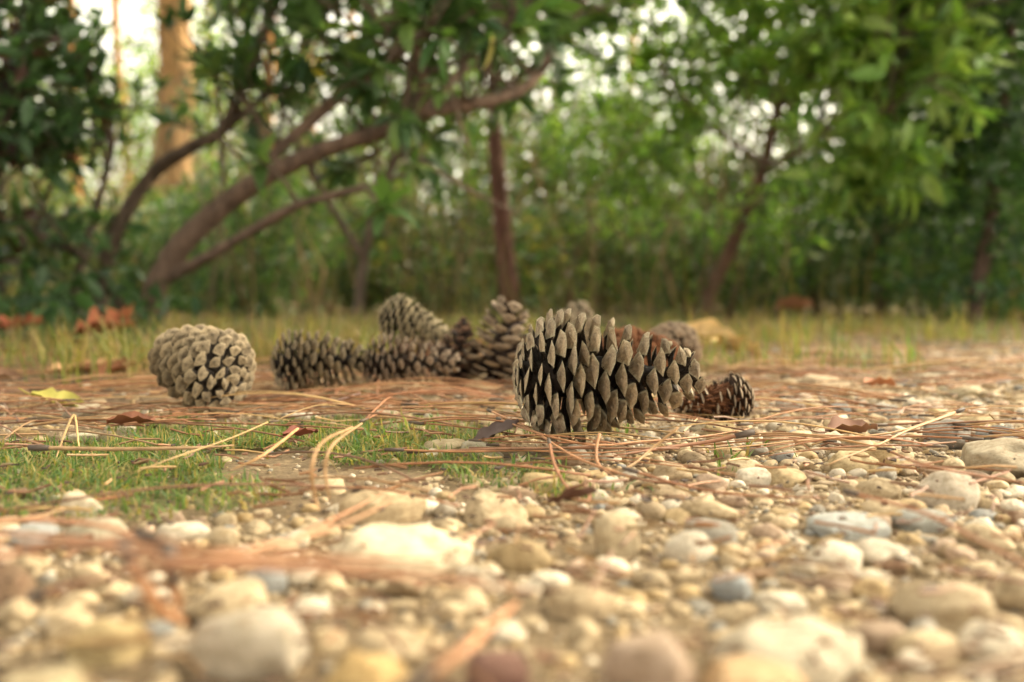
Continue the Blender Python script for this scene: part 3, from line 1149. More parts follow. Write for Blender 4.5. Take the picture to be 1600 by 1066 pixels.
fallen_leaf(92, 640, .040, (.42, .38, .10), 'yellow and green fallen leaf beside pale stones on the left', yaw=.3, curl=.35)
fallen_leaf(205, 675, .030, (.24, .10, .06), 'red brown curled leaf behind the grass patch', yaw=.1)
fallen_leaf(175, 585, .075, (.40, .22, .12), 'tan brown dead leaf left of the leftmost cone', yaw=-.2, curl=.3)
fallen_leaf(1003, 655, .036, (.55, .40, .24), 'pale tan dead leaf leaning under the large cone', yaw=2.1, curl=.2, z=.016)
fallen_leaf(1330, 690, .034, (.26, .14, .10), 'dark purple brown leaf scrap behind the yellow egg pebble', yaw=.2)
fallen_leaf(895, 802, .020, (.12, .06, .045), 'dark brown leaf scrap in the gravel below the large cone', yaw=.1)
fallen_leaf(470, 695, .022, (.22, .07, .05), 'small dark red leaf scrap in the grass', yaw=.6)
fallen_leaf(775, 690, .030, (.13, .09, .085), 'dark grey leaf scrap at the left foot of the large cone', yaw=.1, curl=.2)
fallen_leaf(165, 548, .09, (.27, .085, .04), 'rust red dead leaf among undergrowth at the left', yaw=.4, lobed=True, curl=.8, z=.03)
fallen_leaf(190, 540, .08, (.30, .10, .045), 'second rust red dead leaf overlapping the first at the left', yaw=1.4, lobed=True, curl=.8, z=.045)
fallen_leaf(30, 540, .09, (.26, .07, .04), 'dark red dead leaf near the left border', yaw=.9, lobed=True, curl=.7, z=.03)
fallen_leaf(1240, 500, .16, (.34, .17, .10), 'heap like brown curled leaf at the foot of the green fence post', yaw=.2, curl=.9, z=.04)
fallen_leaf(1150, 555, .10, (.52, .36, .18), 'straw coloured dead leaf behind the gnawed cone', yaw=.5, curl=.4)
fallen_leaf(1100, 545, .10, (.55, .38, .19), 'pale straw leaf behind the back right cone', yaw=-.3, curl=.5, z=.02)
fallen_leaf(1375, 612, .034, (.48, .22, .13), 'orange pink leaf scrap in the far right gravel', yaw=.3)
k = 0
spots = 0
for k in range(70):
    px, py = random.uniform(-40, 1000), random.uniform(512, 600)
    q = gnd(px, py)
    if not clear(q[0], q[1], .02):
        continue
    ci, lob = random.randint(0, 4), random.random() < .4
    where = 'left of the leftmost cone' if px < 240 else 'behind the second cone' if px < 560 else 'behind the upright cone' if px < 840 else 'behind the large cone'
    lab = '%s dead leaf %s on the litter %s' % (['brown', 'tan', 'rust brown', 'pale straw brown', 'dark brown'][ci], 'with wavy lobes' if lob else 'with plain edge', where)
    fallen_leaf(px, py, random.uniform(.025, .055), [(.30, .15, .08), (.40, .24, .13), (.24, .10, .05), (.46, .32, .18), (.18, .10, .06)][ci], lab, group=lab.replace(' leaf', ' leaves'), lobed=lob)

# ------------------------------------------------------------------ grass
def grass_patch(acc, n, posf, hmin, hmax, wmul, cols, lean=.5, seg=3):
    for _ in range(n):
        pos = posf()
        if pos is None:
            continue
        x, y = pos
        h = random.uniform(hmin, hmax)
        wv = h * wmul
        az = random.uniform(0, 6.28)
        ln = abs(random.gauss(0, lean)) * h
        dx, dy = math.cos(az), math.sin(az)
        px_, py_ = -dy, dx
        z0 = -.004
        V = []
        for i in range(seg + 1):
            t = i / seg
            hw = wv * (1 - t) ** .7 * .5 + .0001
            cx, cy_ = x + dx * ln * t * t, y + dy * ln * t * t
            zz = z0 + h * t * (1 - .25 * t * (ln / h))
            V += [(cx - px_ * hw, cy_ - py_ * hw, zz), (cx + px_ * hw, cy_ + py_ * hw, zz)]
        F = []
        for i in range(seg):
            b = i * 2
            F += [(b, b + 1, b + 3), (b, b + 3, b + 2)]
        c_ = np.array(random.choice(cols)) * random.uniform(.75, 1.2)
        acc.add(V, F, c_)


GREEN = [(.10, .17, .045), (.13, .20, .055), (.18, .23, .07), (.08, .15, .05), (.30, .26, .10), (.36, .27, .12)]
YEL = [(.24, .21, .075), (.28, .22, .085), (.16, .18, .055), (.11, .15, .045), (.32, .23, .105), (.20, .19, .065), (.26, .165, .085)]
DRYG = [(.20, .15, .07), (.15, .13, .05), (.08, .10, .04), (.24, .18, .09), (.07, .09, .035), (.12, .12, .045)]


def near_spot():
    for _ in range(20):
        x, y = random.gauss(-.19, .16), random.gauss(.56, .09)
        g = ((x + .19) / .33) ** 2 + ((y - .57) / .18) ** 2
        v = float(vnoise(np.array([x * 16, y * 16, 1.0]), 3))
        if g < 1 and v > .40 + .3 * g and x > -.42 * y - .12 and clear(x, y, .0):
            return x, y
    return None


ga = Acc()
grass_patch(ga, 9000, near_spot, .003, .010, .14, GREEN, 1.9)
for (px, py, cnt) in ((600, 690, 110), (585, 675, 90), (640, 655, 40), (300, 690, 60), (545, 610, 40), (820, 640, 20), (1130, 700, 20)):
    q0 = gnd(px, py)
    grass_patch(ga, cnt, lambda: (random.gauss(q0[0], .018), random.gauss(q0[1], .02)), .005, .017, .11, GREEN, 1.4)
tag(ga.build('grass', M_GRASS, None, False), 'short green grass patch growing through the gravel on the left', 'grass', None, 'stuff')


def mid_spot():
    for _ in range(20):
        y = random.uniform(1.05, 3.6)
        x = random.uniform(-.62, .70) * y
        v = float(vnoise(np.array([x * 4, y * 4, 1.0]), 8))
        if x > .25 * y + .2 and y < 1.5:
            continue
        if x > 0 and y < 1.15:
            continue
        if v > .54 and clear(x, y, .0):
            return x, y
    return None


gb = Acc()
grass_patch(gb, 5600, mid_spot, .012, .065, .045, YEL + GREEN[:4], .9)
for (px, py, cnt) in ((230, 570, 160), (430, 560, 220), (520, 545, 130), (560, 575, 70), (840, 545, 120), (200, 585, 140), (60, 560, 80), (720, 530, 110), (1120, 540, 120), (1220, 530, 160), (1330, 520, 160), (1450, 528, 120)):
    q1 = gnd(px, py)
    grass_patch(gb, cnt, lambda: (random.gauss(q1[0], .05), random.gauss(q1[1], .06)), .025, .085, .035, YEL, .8)
tag(gb.build('grass_verge', M_GRASS, None, False), 'yellowish grass verge between the gravel and the thicket', 'grass', None, 'stuff')


def far_spot():
    for _ in range(12):
        y = random.uniform(3.2, 9.5)
        x = random.uniform(-.66, .70) * y
        if float(vnoise(np.array([x * 1.9, y * 1.9, 4.0]), 12)) > .5:
            return x, y
    return None


gc = Acc()
grass_patch(gc, 1500, far_spot, .08, .45, .018, DRYG, .8, 3)
tag(gc.build('tall_grass', M_GRASS, None, False), 'tall dry olive grass at the foot of the thicket', 'grass', None, 'stuff')

# ------------------------------------------------------------------ trees and shrubs
LEAFV, LEAFF = leaf_shape(6, .19, .25, .12)
SMALLV = np.array([(0, 0, 0), (.48, -.25, .08), (1, 0, -.12), (.48, .25, .08)])
SMALLF = np.array([(0, 1, 2), (0, 2, 3)])


def leaf_mesh_single(name, width, fold, curl):
    v, f = leaf_shape(7, width, fold, curl)
    a = Acc()
    a.add(v, f)
    return a.mesh(name, M_LEAF_O, True)


LEAFM = [leaf_mesh_single('leaf', .17 + .02 * k, .2 + .08 * k, .05 + .1 * k) for k in range(4)]
BARK1 = (.155, .105, .078)
BARK2 = (.12, .088, .066)


class Tree:
    def __init__(self, name, label, cat, base, group=None):
        self.root = empty(name, base)
        self.o = np.asarray(base, float)
        tag(self.root, label, cat, group)
        self.tw = Acc()
        self.T, self.D, self.S, self.C, self.Rl = [], [], [], [], []
        self.limbs = []

    def limb(self, pts, r0, r1, name='branch', c=BARK1, n=26, k=9, mat=None, wob=.035):
        P = smooth_path(pts, n)
        s = np.linspace(0, 1, n)
        rr = r0 + (r1 - r0) * s ** .8
        ph = random.uniform(0, 50)
        rr = rr * (1 + .26 * (vnoise(np.stack([s * n * .35 + ph, 0 * s, 0 * s], 1), 5) - .5))
        P = P + (vnoise(np.stack([s * n * .3 + ph, 0 * s, 0 * s + 7], 1), 6) - .5)[:, None] * r0 * np.array([.35, .35, .5]) * np.minimum(1, 6 * s)[:, None] * np.minimum(1, 6 * (1 - s))[:, None]
        a = Acc()
        tube(a, P - self.o, rr, k, c, wob)
        o = a.build(name, mat or M_BARK, self.root)
        self.limbs.append((P, rr))
        return P

    def twig(self, p, d, L, r, c=BARK2, up=.25):
        n = 6
        pts = [np.array(p)]
        d = unit(d)
        for i in range(n - 1):
            d = unit(d + rng.normal(0, .16, 3) + np.array([0, 0, up * .2]))
            pts.append(pts[-1] + d * L / (n - 1))
        pts = np.array(pts)
        tube(self.tw, pts - self.o, np.linspace(r, r * .45, n), 5, c)
        return pts, d

    def leaf(self, p, d, s, c, roll=0.0):
        self.T.append(p)
        self.D.append(d)
        self.S.append(s)
        self.C.append(c)
        self.Rl.append(roll)

    def whorl(self, p, d, n, size, cols, spread=.9):
        d = unit(d)
        F = frames(d[None])[0]
        a0 = random.random() * 6.28
        for i in range(n):
            a = a0 + i * 2.4
            lay = i / n
            sp = spread * (1.15 - .75 * lay)
            dd = d * math.cos(sp) + (F[:, 1] * math.cos(a) + F[:, 2] * math.sin(a)) * math.sin(sp)
            c = np.array(random.choice(cols)) * random.uniform(.75, 1.25)
            self.leaf(p - d * size * .25 * (1 - lay), dd, size * random.uniform(.75, 1.12), c, random.gauss(0, .4))

    def cloud(self, center, radii, n, size, cols, hollow=.35, noise=0.0, seed=1, lim=.45):
        """loose leaves through an ellipsoid, thinned by clumpy noise"""
        u = unit(rng.normal(size=(n, 3)))
        rr = rng.uniform(hollow ** 3, 1, n) ** (1 / 3)
        P = np.asarray(center) + u * rr[:, None] * np.asarray(radii)
        if noise:
            keep = vnoise(P * noise, seed) > lim
            P, u = P[keep], u[keep]
        P = P[P[:, 2] > .02]
        u = u[:len(P)]
        n = len(P)
        D = unit(u * .6 + rng.normal(size=(n, 3)) * .8 + [0, 0, -.15])
        C = np.array(cols)[rng.integers(0, len(cols), n)] * rng.uniform(.7, 1.3, (n, 1))
        S = size * rng.uniform(.65, 1.25, n)
        self.T += list(P)
        self.D += list(D)
        self.S += list(S)
        self.C += list(C)
        self.Rl += list(rng.uniform(-1.5, 1.5, n))

    def finish(self, singles=0, small=True, foliage='foliage'):
        if self.tw.n:
            tag(self.tw.build('twigs', M_BARK, self.root), kind='stuff')
        if not self.T:
            return
        T, D, S, C, Rl = (np.array(x) for x in (self.T, self.D, self.S, self.C, self.Rl))
        M = frames(D, Rl)
        rest = np.ones(len(T), bool)
        if singles:
            vis = seen(T, 0)
            dep = project(T)[2]
            sc_ = np.where(vis, S / np.maximum(dep, .1), 0)
            idx = np.argsort(-sc_)[:singles]
            idx = idx[sc_[idx] > 0]
            rest[idx] = False
            for i in idx:
                o = link('leaf', LEAFM[i % 4], self.root)
                mm = Matrix(np.array(M[i] * S[i]).tolist()).to_4x4()
                mm.translation = Vector(T[i] - self.o)
                o.matrix_local = mm
                o.color = (*C[i], 1)
        if rest.any():
            a = Acc()
            bv, bf = (SMALLV, SMALLF) if small else (LEAFV, LEAFF)
            a.inst(bv, bf, M[rest] * S[rest][:, None, None], T[rest] - self.o, C[rest])
            tag(a.build(foliage, M_LEAF, self.root), kind='stuff')


def A(*pts):
    return [at(*p) for p in pts]


DARKG = [(.045, .095, .038), (.055, .115, .045), (.040, .085, .045), (.07, .13, .05), (.065, .115, .06)]
MIDG = [(.08, .15, .045), (.11, .18, .055), (.07, .13, .05), (.14, .20, .06), (.07, .12, .04)]
BRIGHT = [(.16, .28, .06), (.20, .33, .07), (.13, .25, .06), (.25, .36, .10), (.15, .27, .08), (.22, .32, .09)]
OLIVE = [(.10, .115, .04), (.13, .125, .048), (.08, .10, .036), (.17, .145, .06), (.065, .09, .034)]
REDG = [(.07, .035, .03), (.05, .06, .03), (.04, .07, .035), (.09, .035, .03)]


def spread_twigs(tr, P, rr, n, L, size, cols, s0=.35, nl=7, upw=.4, sub=2, s1=1.0):
    for _ in range(n):
        s = random.uniform(s0, s1)
        i = min(len(P) - 2, int(s * (len(P) - 1)))
        tg = unit(P[i + 1] - P[i])
        d = unit(tg * .5 + rng.normal(0, .7, 3) + [0, 0, upw])
        pts, e = tr.twig(P[i], d, L * random.uniform(.6, 1.3), min(.006, rr[i] * .5))
        tr.whorl(pts[-1], e, nl, size, cols)
        for _ in range(sub):
            j = random.randint(2, 4)
            d2 = unit(d + rng.normal(0, .7, 3))
            p2, e2 = tr.twig(pts[j], d2, L * random.uniform(.3, .7), .003)
            tr.whorl(p2[-1], e2, nl - 1, size, cols)


# the leaning strawberry-tree with brown limbs
t1 = Tree('leaning_shrub_tree', 'evergreen shrub tree with bare brown limbs leaning to the right behind the cones', 'tree', gnd(236, 521), None)
L1 = t1.limb(A((228, 528, 2.3), (238, 470, 2.3), (262, 412, 2.28), (310, 355, 2.25), (400, 285, 2.2), (500, 237, 2.15), (600, 203, 2.12), (655, 178, 2.1)), .032, .016, 'trunk', n=34, k=12)
L1b = t1.limb(A((655, 178, 2.1), (720, 163, 2.12), (790, 150, 2.15), (838, 120, 2.2), (868, 60, 2.25), (890, -20, 2.3), (900, -140, 2.3)), .016, .008)
L1c = t1.limb(A((650, 182, 2.1), (664, 140, 2.08), (658, 95, 2.05), (640, 60, 2.02), (625, 0, 2.0), (615, -90, 2.0)), .014, .008)
L2 = t1.limb(A((398, 288, 2.2), (430, 240, 2.2), (490, 185, 2.22), (560, 125, 2.25), (625, 82, 2.25), (690, 35, 2.3), (740, -30, 2.3), (790, -150, 2.35)), .017, .009)
L3 = t1.limb(A((250, 440, 2.3), (300, 415, 2.22), (370, 375, 2.12), (450, 328, 2.02), (530, 302, 1.95), (570, 292, 1.9)), .015, .007)
L3b = t1.limb(A((655, 180, 2.1), (700, 130, 2.2), (760, 80, 2.3), (800, 20, 2.35), (830, -90, 2.4)), .011, .006)
L5 = t1.limb(A((690, 60, 2.2), (705, 140, 2.1), (722, 200, 2.05), (735, 235, 2.0)), .005, .003)
L6 = t1.limb(A((600, 203, 2.12), (650, 245, 2.05), (720, 290, 2.0), (800, 330, 1.95)), .006, .003)
for P, n_, s0 in ((L1b, 12, .3), (L1c, 12, .3), (L2, 14, .35), (L3b, 10, .4), (L1, 6, .62)):
    spread_twigs(t1, P, np.full(len(P), .012), n_, .26, .078, DARKG + MIDG[:2], s0, 7)
# whorls one sees clearly
for (px, py, d, n_, sz, dr, cols_) in ((600, 322, 1.72, 9, .075, (0, -.9, .3), MIDG), (402, 246, 1.95, 8, .075, (-.2, -.8, .5), MIDG), (768, 70, 1.9, 7, .085, (.1, -.5, -.7), DARKG),
                              (500, 45, 1.95, 8, .08, (.3, -.6, .4), MIDG), (552, 120, 2.0, 7, .08, (-.3, -.6, .2), DARKG), (735, 45, 2.0, 8, .09, (0, -.4, -.3), DARKG),
                              (860, 60, 2.1, 8, .09, (.3, -.3, .1), DARKG), (330, 110, 2.1, 7, .08, (-.2, -.5, .6), MIDG), (270, 190, 2.0, 5, .06, (0, -.7, .3), DARKG), (650, 260, 1.9, 5, .06, (.2, -.6, -.4), MIDG)):
    p = at(px, py, d)
    t1.whorl(p, np.array(dr), n_, sz, cols_, 1.15)
    tgt = min((q for Q in (L1, L1b, L2, L3, L3b) for q in Q), key=lambda q: np.linalg.norm(q - p))
    tube(t1.tw, smooth_path([tgt, (tgt + p) / 2 + rng.normal(0, .02, 3), p], 7) - t1.o, np.linspace(.005, .0025, 7), 5, BARK2)
yl = at(768, 48, 1.88)
for dd, cc in (((.02, -.1, -1), (.62, .55, .26)),):
    t1.leaf(yl, np.array(dd), .075, np.array(cc), .1)
for (px, py) in ((500, 100), (505, 125), (570, 140), (562, 155)):
    t1.leaf(at(px, py, 2.3), rng.normal(size=3), .06, np.array((.62, .52, .10)))
# its dense upper crown, above the picture, shades what is behind
for (px, py, d, r_) in ((450, -180, 2.4, .38), (650, -260, 2.5, .45), (880, -240, 2.5, .42), (550, -480, 2.6, .5), (800, -520, 2.6, .5), (300, -260, 2.5, .35)):
    t1.cloud(at(px, py, d), (r_, r_, r_ * .8), 1100, .08, DARKG + MIDG, .2, 4, 5, .42)
t1.finish(300, False)

# a second evergreen close behind, its leaves fill the space between the limbs
t1b = Tree('evergreen_shrub', 'dense evergreen shrub whose leaves fill the space behind the leaning limbs', 'shrub', (-.55, 3.5, 0))
E1 = t1b.limb([(-.55, 3.5, -.02), (-.5, 3.5, .3), (-.38, 3.45, .62), (-.25, 3.4, .95), (-.15, 3.4, 1.3)], .022, .008, 'trunk', BARK2)
E2 = t1b.limb([(-.52, 3.5, .22), (-.68, 3.45, .5), (-.8, 3.4, .8), (-.85, 3.4, 1.15)], .014, .006, c=BARK2)
E3 = t1b.limb([(-.42, 3.48, .55), (-.2, 3.5, .7), (.02, 3.5, .85), (.2, 3.5, 1.05)], .012, .005, c=BARK2)
for P in (E1, E2, E3):
    spread_twigs(t1b, P, np.full(len(P), .01), 16, .3, .07, DARKG + MIDG, .3, 7)
t1b.finish(150, False)

# second shrub at the left with a forked stem
t2 = Tree('forked_shrub', 'dark shrub with thin forked stems left of the leaning tree', 'shrub', gnd(150, 518))
q = gnd(150, 518)
S1 = t2.limb(A((150, 520, 2.45), (160, 430, 2.45), (190, 345, 2.4), (240, 270, 2.4), (300, 228, 2.35), (345, 205, 2.35), (372, 150, 2.35), (400, 75, 2.35), (430, 0, 2.4), (450, -100, 2.4)), .022, .009, 'trunk', BARK2, 34)
S2 = t2.limb(A((345, 205, 2.35), (385, 175, 2.35), (425, 140, 2.4), (480, 112, 2.45), (540, 95, 2.5)), .010, .005, c=BARK2)
S3 = t2.limb(A((350, 290, 2.3), (346, 240, 2.33), (345, 205, 2.35), (340, 150, 2.35), (337, 100, 2.3)), .0065, .005, c=BARK2)
S4 = t2.limb(A((130, 525, 2.5), (120, 440, 2.5), (150, 330, 2.55), (170, 250, 2.6), (180, 120, 2.6)), .014, .006, c=BARK2)
S5 = t2.limb(A((210, 520, 2.35), (160, 430, 2.3), (90, 380, 2.3), (20, 350, 2.3), (-60, 300, 2.3)), .012, .005, c=BARK2)
for P, n_, s0 in ((S1, 9, .3), (S2, 6, .4), (S4, 10, .3), (S5, 8, .3)):
    spread_twigs(t2, P, np.full(len(P), .01), n_, .22, .06, DARKG, s0, 6)
t2.cloud(at(60, 420, 2.4), (.30, .3, .16), 650, .055, DARKG + OLIVE[:1], .1, 7, 2, .42)
t2.cloud(at(150, 470, 2.2), (.22, .2, .07), 260, .05, DARKG, .1, 8, 3, .40)
t2.cloud(at(20, 500, 2.0), (.22, .2, .06), 220, .055, DARKG, .1, 8, 3, .40)
t2.finish(200, False)

# dark reddish shrub in the top left corner
t3 = Tree('dark_red_shrub', 'very dark shrub with some purplish leaves filling the upper left corner', 'shrub', at(-60, 540, 2.1) * [1, 1, 0])
B = t3.limb([at(-60, 540, 2.1) * [1, 1, 0], at(-40, 380, 2.1), at(0, 200, 2.1), at(30, 60, 2.1), at(60, -90, 2.1)], .02, .008, 'trunk', (.05, .03, .03))
spread_twigs(t3, B, np.full(len(B), .01), 14, .2, .06, REDG[:1] + DARKG, .3, 6)
t3.cloud(at(20, 110, 2.1), (.19, .22, .24), 900, .055, REDG[:2] + DARKG, .1, 6, 6, .36)
t3.cloud(at(-60, 260, 2.2), (.22, .25, .3), 900, .055, REDG + DARKG, .1, 6, 9, .34)
t3.finish(0, False)

# bright green tree on the right
t4 = Tree('bright_green_tree', 'slender leaning tree with bright green foliage at the upper right', 'tree', gnd(1100, 500))
b4 = gnd(1100, 500)
D4 = float(b4[1])
K1 = t4.limb([b4 - [0, 0, .02]] + A((1112, 455, D4), (1150, 370, D4 * .98), (1182, 295, D4 * .96), (1198, 245, D4 * .95), (1215, 175, D4 * .93), (1255, 100, D4 * .92), (1290, 20, D4 * .9), (1310, -100, D4 * .9)), .030, .010, 'trunk', (.15, .085, .06), 34, 10)
K2 = t4.limb(A((1195, 255, D4 * .95), (1150, 225, D4 * .97), (1100, 190, D4), (1050, 130, D4), (1010, 60, D4)), .012, .006)
K3 = t4.limb(A((1190, 262, D4 * .95), (1250, 235, D4 * .85), (1320, 190, D4 * .8), (1400, 170, D4 * .78)), .012, .005)
K4 = t4.limb(A((1215, 175, D4 * .93), (1195, 110, D4 * .95), (1180, 20, D4 * .95), (1170, -80, D4)), .011, .005)
K5 = t4.limb(A((1240, 130, D4 * .9), (1330, 90, D4 * .8), (1420, 50, D4 * .78), (1470, 10, D4 * .78)), .012, .005)
for P, n_, s0 in ((K1, 10, .55), (K2, 9, .3), (K3, 16, .3), (K4, 10, .3), (K5, 16, .3)):
    spread_twigs(t4, P, np.full(len(P), .01), n_, .34, .085, BRIGHT, s0, 7)
for (px, py, dz, r_, n_) in ((1330, 60, .80, .26, 340), (1400, 150, .78, .24, 300), (1290, 180, .82, .22, 240), (1250, 40, .9, .28, 260), (1180, 60, 1.0, .22, 130), (1300, 270, .80, .13, 120), (1390, 260, .78, .11, 90),
                             (1430, 40, .8, .2, 200), (1330, -120, .85, .5, 700), (1180, -180, .95, .5, 700), (1450, -150, .9, .5, 700)):
    t4.cloud(at(px, py, D4 * dz), (r_, r_, r_ * .75), n_, .085, BRIGHT, .1, 4.5, 3, .40)
for (px, py, dz, r_, n_) in ((940, 30, 1.05, .26, 420), (1030, 180, 1.08, .26, 480), (930, 220, 1.10, .24, 380), (1110, 130, 1.0, .22, 300), (1040, 300, 1.06, .22, 300), (1160, 330, 1.0, .2, 260), (1120, 10, 1.0, .25, 340),
                             (1260, 330, .92, .2, 260), (960, 330, 1.12, .22, 260)):
    t4.cloud(at(px, py, D4 * dz), (r_, r_ * 1.3, r_ * .8), int(n_ * 1.5), .055, MIDG + BRIGHT, .1, 6.5, 3, .44)
t4.finish(300, False)


def thicket_tree(name, label, cat, x, y, h, rad, cols, n, size, seed, group, trunk_r=.03, c=BARK2, zc=.55, lim=.42, noise=2.6, small=True, lean=.1, top=1.0):
    """generic understorey tree or bush: stems, limbs and clumpy foliage"""
    r = random.Random(seed)
    t = Tree(name, label, cat, (x, y, 0), group)
    stems = 1 if trunk_r > .025 else 4
    for s in range(stems):
        lx, ly = r.gauss(0, lean) * h, r.gauss(0, lean) * h
        top_ = np.array((x + lx, y + ly, h * .9))
        P = t.limb([(x + r.gauss(0, .02 * stems), y, -.03), (x + lx * .25 + r.gauss(0, .04), y + ly * .25, h * .3), (x + lx * .6 + r.gauss(0, .05), y + ly * .6, h * .6), top_],
                   trunk_r, trunk_r * .35, 'trunk' if s == 0 else 'stem', c, 16, 8)
        for q in range(4):
            i = r.randint(5, 13)
            a = r.uniform(0, 6.28)
            e = P[i] + np.array((math.cos(a), math.sin(a), .5)) * rad * r.uniform(.5, .9)
            m = (P[i] + e) / 2 + np.array((0, 0, .06 * h))
            t.limb([P[i], m, e], trunk_r * .5, trunk_r * .15, 'branch', c, 8, 6)
    t.cloud((x, y, h * zc), (rad, rad, h * (1 - zc) * top), n, size, cols, .1, noise, seed, lim)
    t.finish(0, small)
    return t


# thicket along the fence: x, y, height, radius, colours, leaves, leaf size
TH = [
    ('olive bush at the left edge of the fence line', -3.6, 6.2, 1.7, .8, OLIVE + DARKG, 4200, .06),
    ('dark green bush in front of the fence behind the leftmost cone', -2.2, 6.6, .8, .7, DARKG + OLIVE, 3800, .06),
    ('olive bush in front of the fence above the second cone', -1.3, 6.9, 1.15, .6, OLIVE + MIDG, 3200, .055),
    ('leafy green bush behind the stacked cones', -.45, 6.0, 1.45, .65, MIDG + OLIVE, 4000, .06),
    ('green bush in the middle behind the large cone', .35, 6.4, 1.6, .65, MIDG + BRIGHT[:2] + OLIVE, 4200, .06),
    ('olive bush right of the middle behind the large cone', 1.15, 6.8, 1.35, .65, OLIVE + MIDG, 3800, .06),
    ('dark bush behind the slender leaning tree', 1.9, 6.2, 1.6, .65, DARKG + OLIVE, 4200, .06),
    ('dark bush right of the green fence post', 2.75, 6.4, 1.8, .7, DARKG, 5000, .06),
    ('very dark bush near the right border', 3.4, 5.4, 1.9, .75, DARKG, 5500, .06),
    ('dark bush behind the thin forked tree', 2.3, 4.9, .75, .5, DARKG + OLIVE, 2600, .055),
]
for i, (lab, x, y, h, r_, cols_, n_, sz) in enumerate(TH):
    thicket_tree('bush', lab, 'bush', x, y, h, r_ * 1.1, cols_, int(n_ * 2.3), sz * .92, 40 + i, 'bushes in front of the wire fence', .012, BARK2, .42, .45, 4.6)

# taller trees with crowns that roof the thicket
TT = [
    ('dark crowned evergreen tree at the upper right border', 2.45, 4.6, 3.2, .85, DARKG, 5200, .07, .045),
    ('reddish brown trunk with leafy crown in the middle of the thicket', -.06, 4.3, 3.4, 1.0, MIDG + DARKG, 4200, .075, .046),
    ('evergreen tree with crown over the middle left thicket', -4.3, 7.0, 3.9, 1.2, DARKG + MIDG, 5200, .08, .05),
    ('broad leafy tree behind the slender leaning tree', 2.1, 7.4, 4.2, 1.5, MIDG + BRIGHT[:3], 6500, .08, .05),
    ('dark tree beyond the right border of the gravel', 3.7, 6.9, 4.6, 1.5, DARKG, 7000, .08, .06),
    ('tall leafy tree behind the fence in the middle', .1, 9.6, 4.6, 1.3, MIDG + OLIVE, 5200, .08, .05),
]
for i, (lab, x, y, h, r_, cols_, n_, sz, tr_) in enumerate(TT):
    thicket_tree('thicket_tree', lab, 'tree', x, y, h, r_ * 1.1, cols_, int(n_ * 1.9), sz * .85, 70 + i, 'trees of the thicket', tr_, (.13, .06, .045) if i == 1 else BARK2, .60, .50, 2.8, lean=.04, top=1.1)

# thin forked tree and dark trunk at the right
t7 = Tree('thin_forked_tree', 'thin forked young tree with brown stem right of the green fence post', 'tree', gnd(1372, 492))
b7 = gnd(1372, 492)
D7 = float(b7[1])
U1 = t7.limb([b7 - [0, 0, .02]] + A((1380, 450, D7), (1390, 400, D7), (1398, 350, D7), (1410, 280, D7), (1420, 180, D7)), .022, .010, 'trunk', (.17, .11, .08))
U2 = t7.limb(A((1390, 405, D7), (1370, 375, D7), (1352, 320, D7), (1340, 250, D7)), .011, .005, c=(.17, .11, .08))
spread_twigs(t7, U1, np.full(len(U1), .01), 12, .4, .07, DARKG + MIDG, .4, 6)
spread_twigs(t7, U2, np.full(len(U2), .01), 9, .4, .07, DARKG + MIDG, .3, 6)
t7.finish(0, False)
t8 = Tree('dark_trunk_tree', 'dark reddish trunk standing near the right border', 'tree', gnd(1520, 506))
b8 = gnd(1520, 506)
D8 = float(b8[1])
t8.limb([b8 - [0, 0, .02]] + A((1530, 440, D8), (1548, 350, D8), (1560, 250, D8), (1575, 120, D8), (1585, -60, D8), (1590, -300, D8)), .026, .014, 'trunk', (.13, .085, .065))
t8.cloud(at(1560, -260, D8), (.8, .8, .5), 3200, .07, DARKG, .1, 3, 2, .40)
t8.cloud(at(1570, 80, D8), (.50, .4, .42), 3000, .065, DARKG, .1, 4, 4, .44)
t8.cloud(at(1540, 330, D8), (.42, .4, .3), 1800, .06, DARKG, .1, 4, 4, .42)
t8.finish(0, True)

# ------------------------------------------------------------------ wire fence
FY = 8.0
fz = empty('wire_fence', (0, FY, 0))
tag(fz, 'green chain link fence with thin posts behind the bushes', 'fence')
XP = [-1.27, 2.46, 6.2, -5.0]
for x in XP:
    a = Acc()
    tube(a, [(x, 0, -.05), (x, 0, 1.0), (x, 0, 1.9)], .030, 12, (.03, .075, .07))
    tube(a, [(x, 0, 1.9), (x, 0, 1.915), (x, 0, 1.925)], [.033, .033, .02], 12, (.02, .05, .05))
    a.build('post', M_METAL, fz)
a = Acc()
for s in (-1, 1):
    for k in range(-24, 290):
        x0 = -7.0 + k * .055
        p0 = np.array((x0, .003 * s, .03))
        p1 = np.array((x0 + s * 1.8, .003 * s, 1.83))
        if s < 0:
            p0[0] += 1.0
            p1[0] += 1.0
        tube(a, [p0, (p0 + p1) / 2, p1], .0016, 3, (.10, .12, .11))
tag(a.build('wire_mesh', M_METAL, fz, False), kind='stuff')
for zz in (.04, .95, 1.82):
    a = Acc()
    tube(a, [(-8, .0, zz), (0, .0, zz), (9, .0, zz)], .0022, 4, (.08, .10, .09))
    a.build('tension_wire', M_METAL, fz)

# ------------------------------------------------------------------ pines beyond the fence
SUNLIT_ORANGE, GREYB = (.42, .19, .06), (.25, .185, .12)  # the orange bark tone carries the sun glow of the far trunks
NEEDG = [(.05, .085, .03), (.07, .11, .035), (.09, .12, .04)]


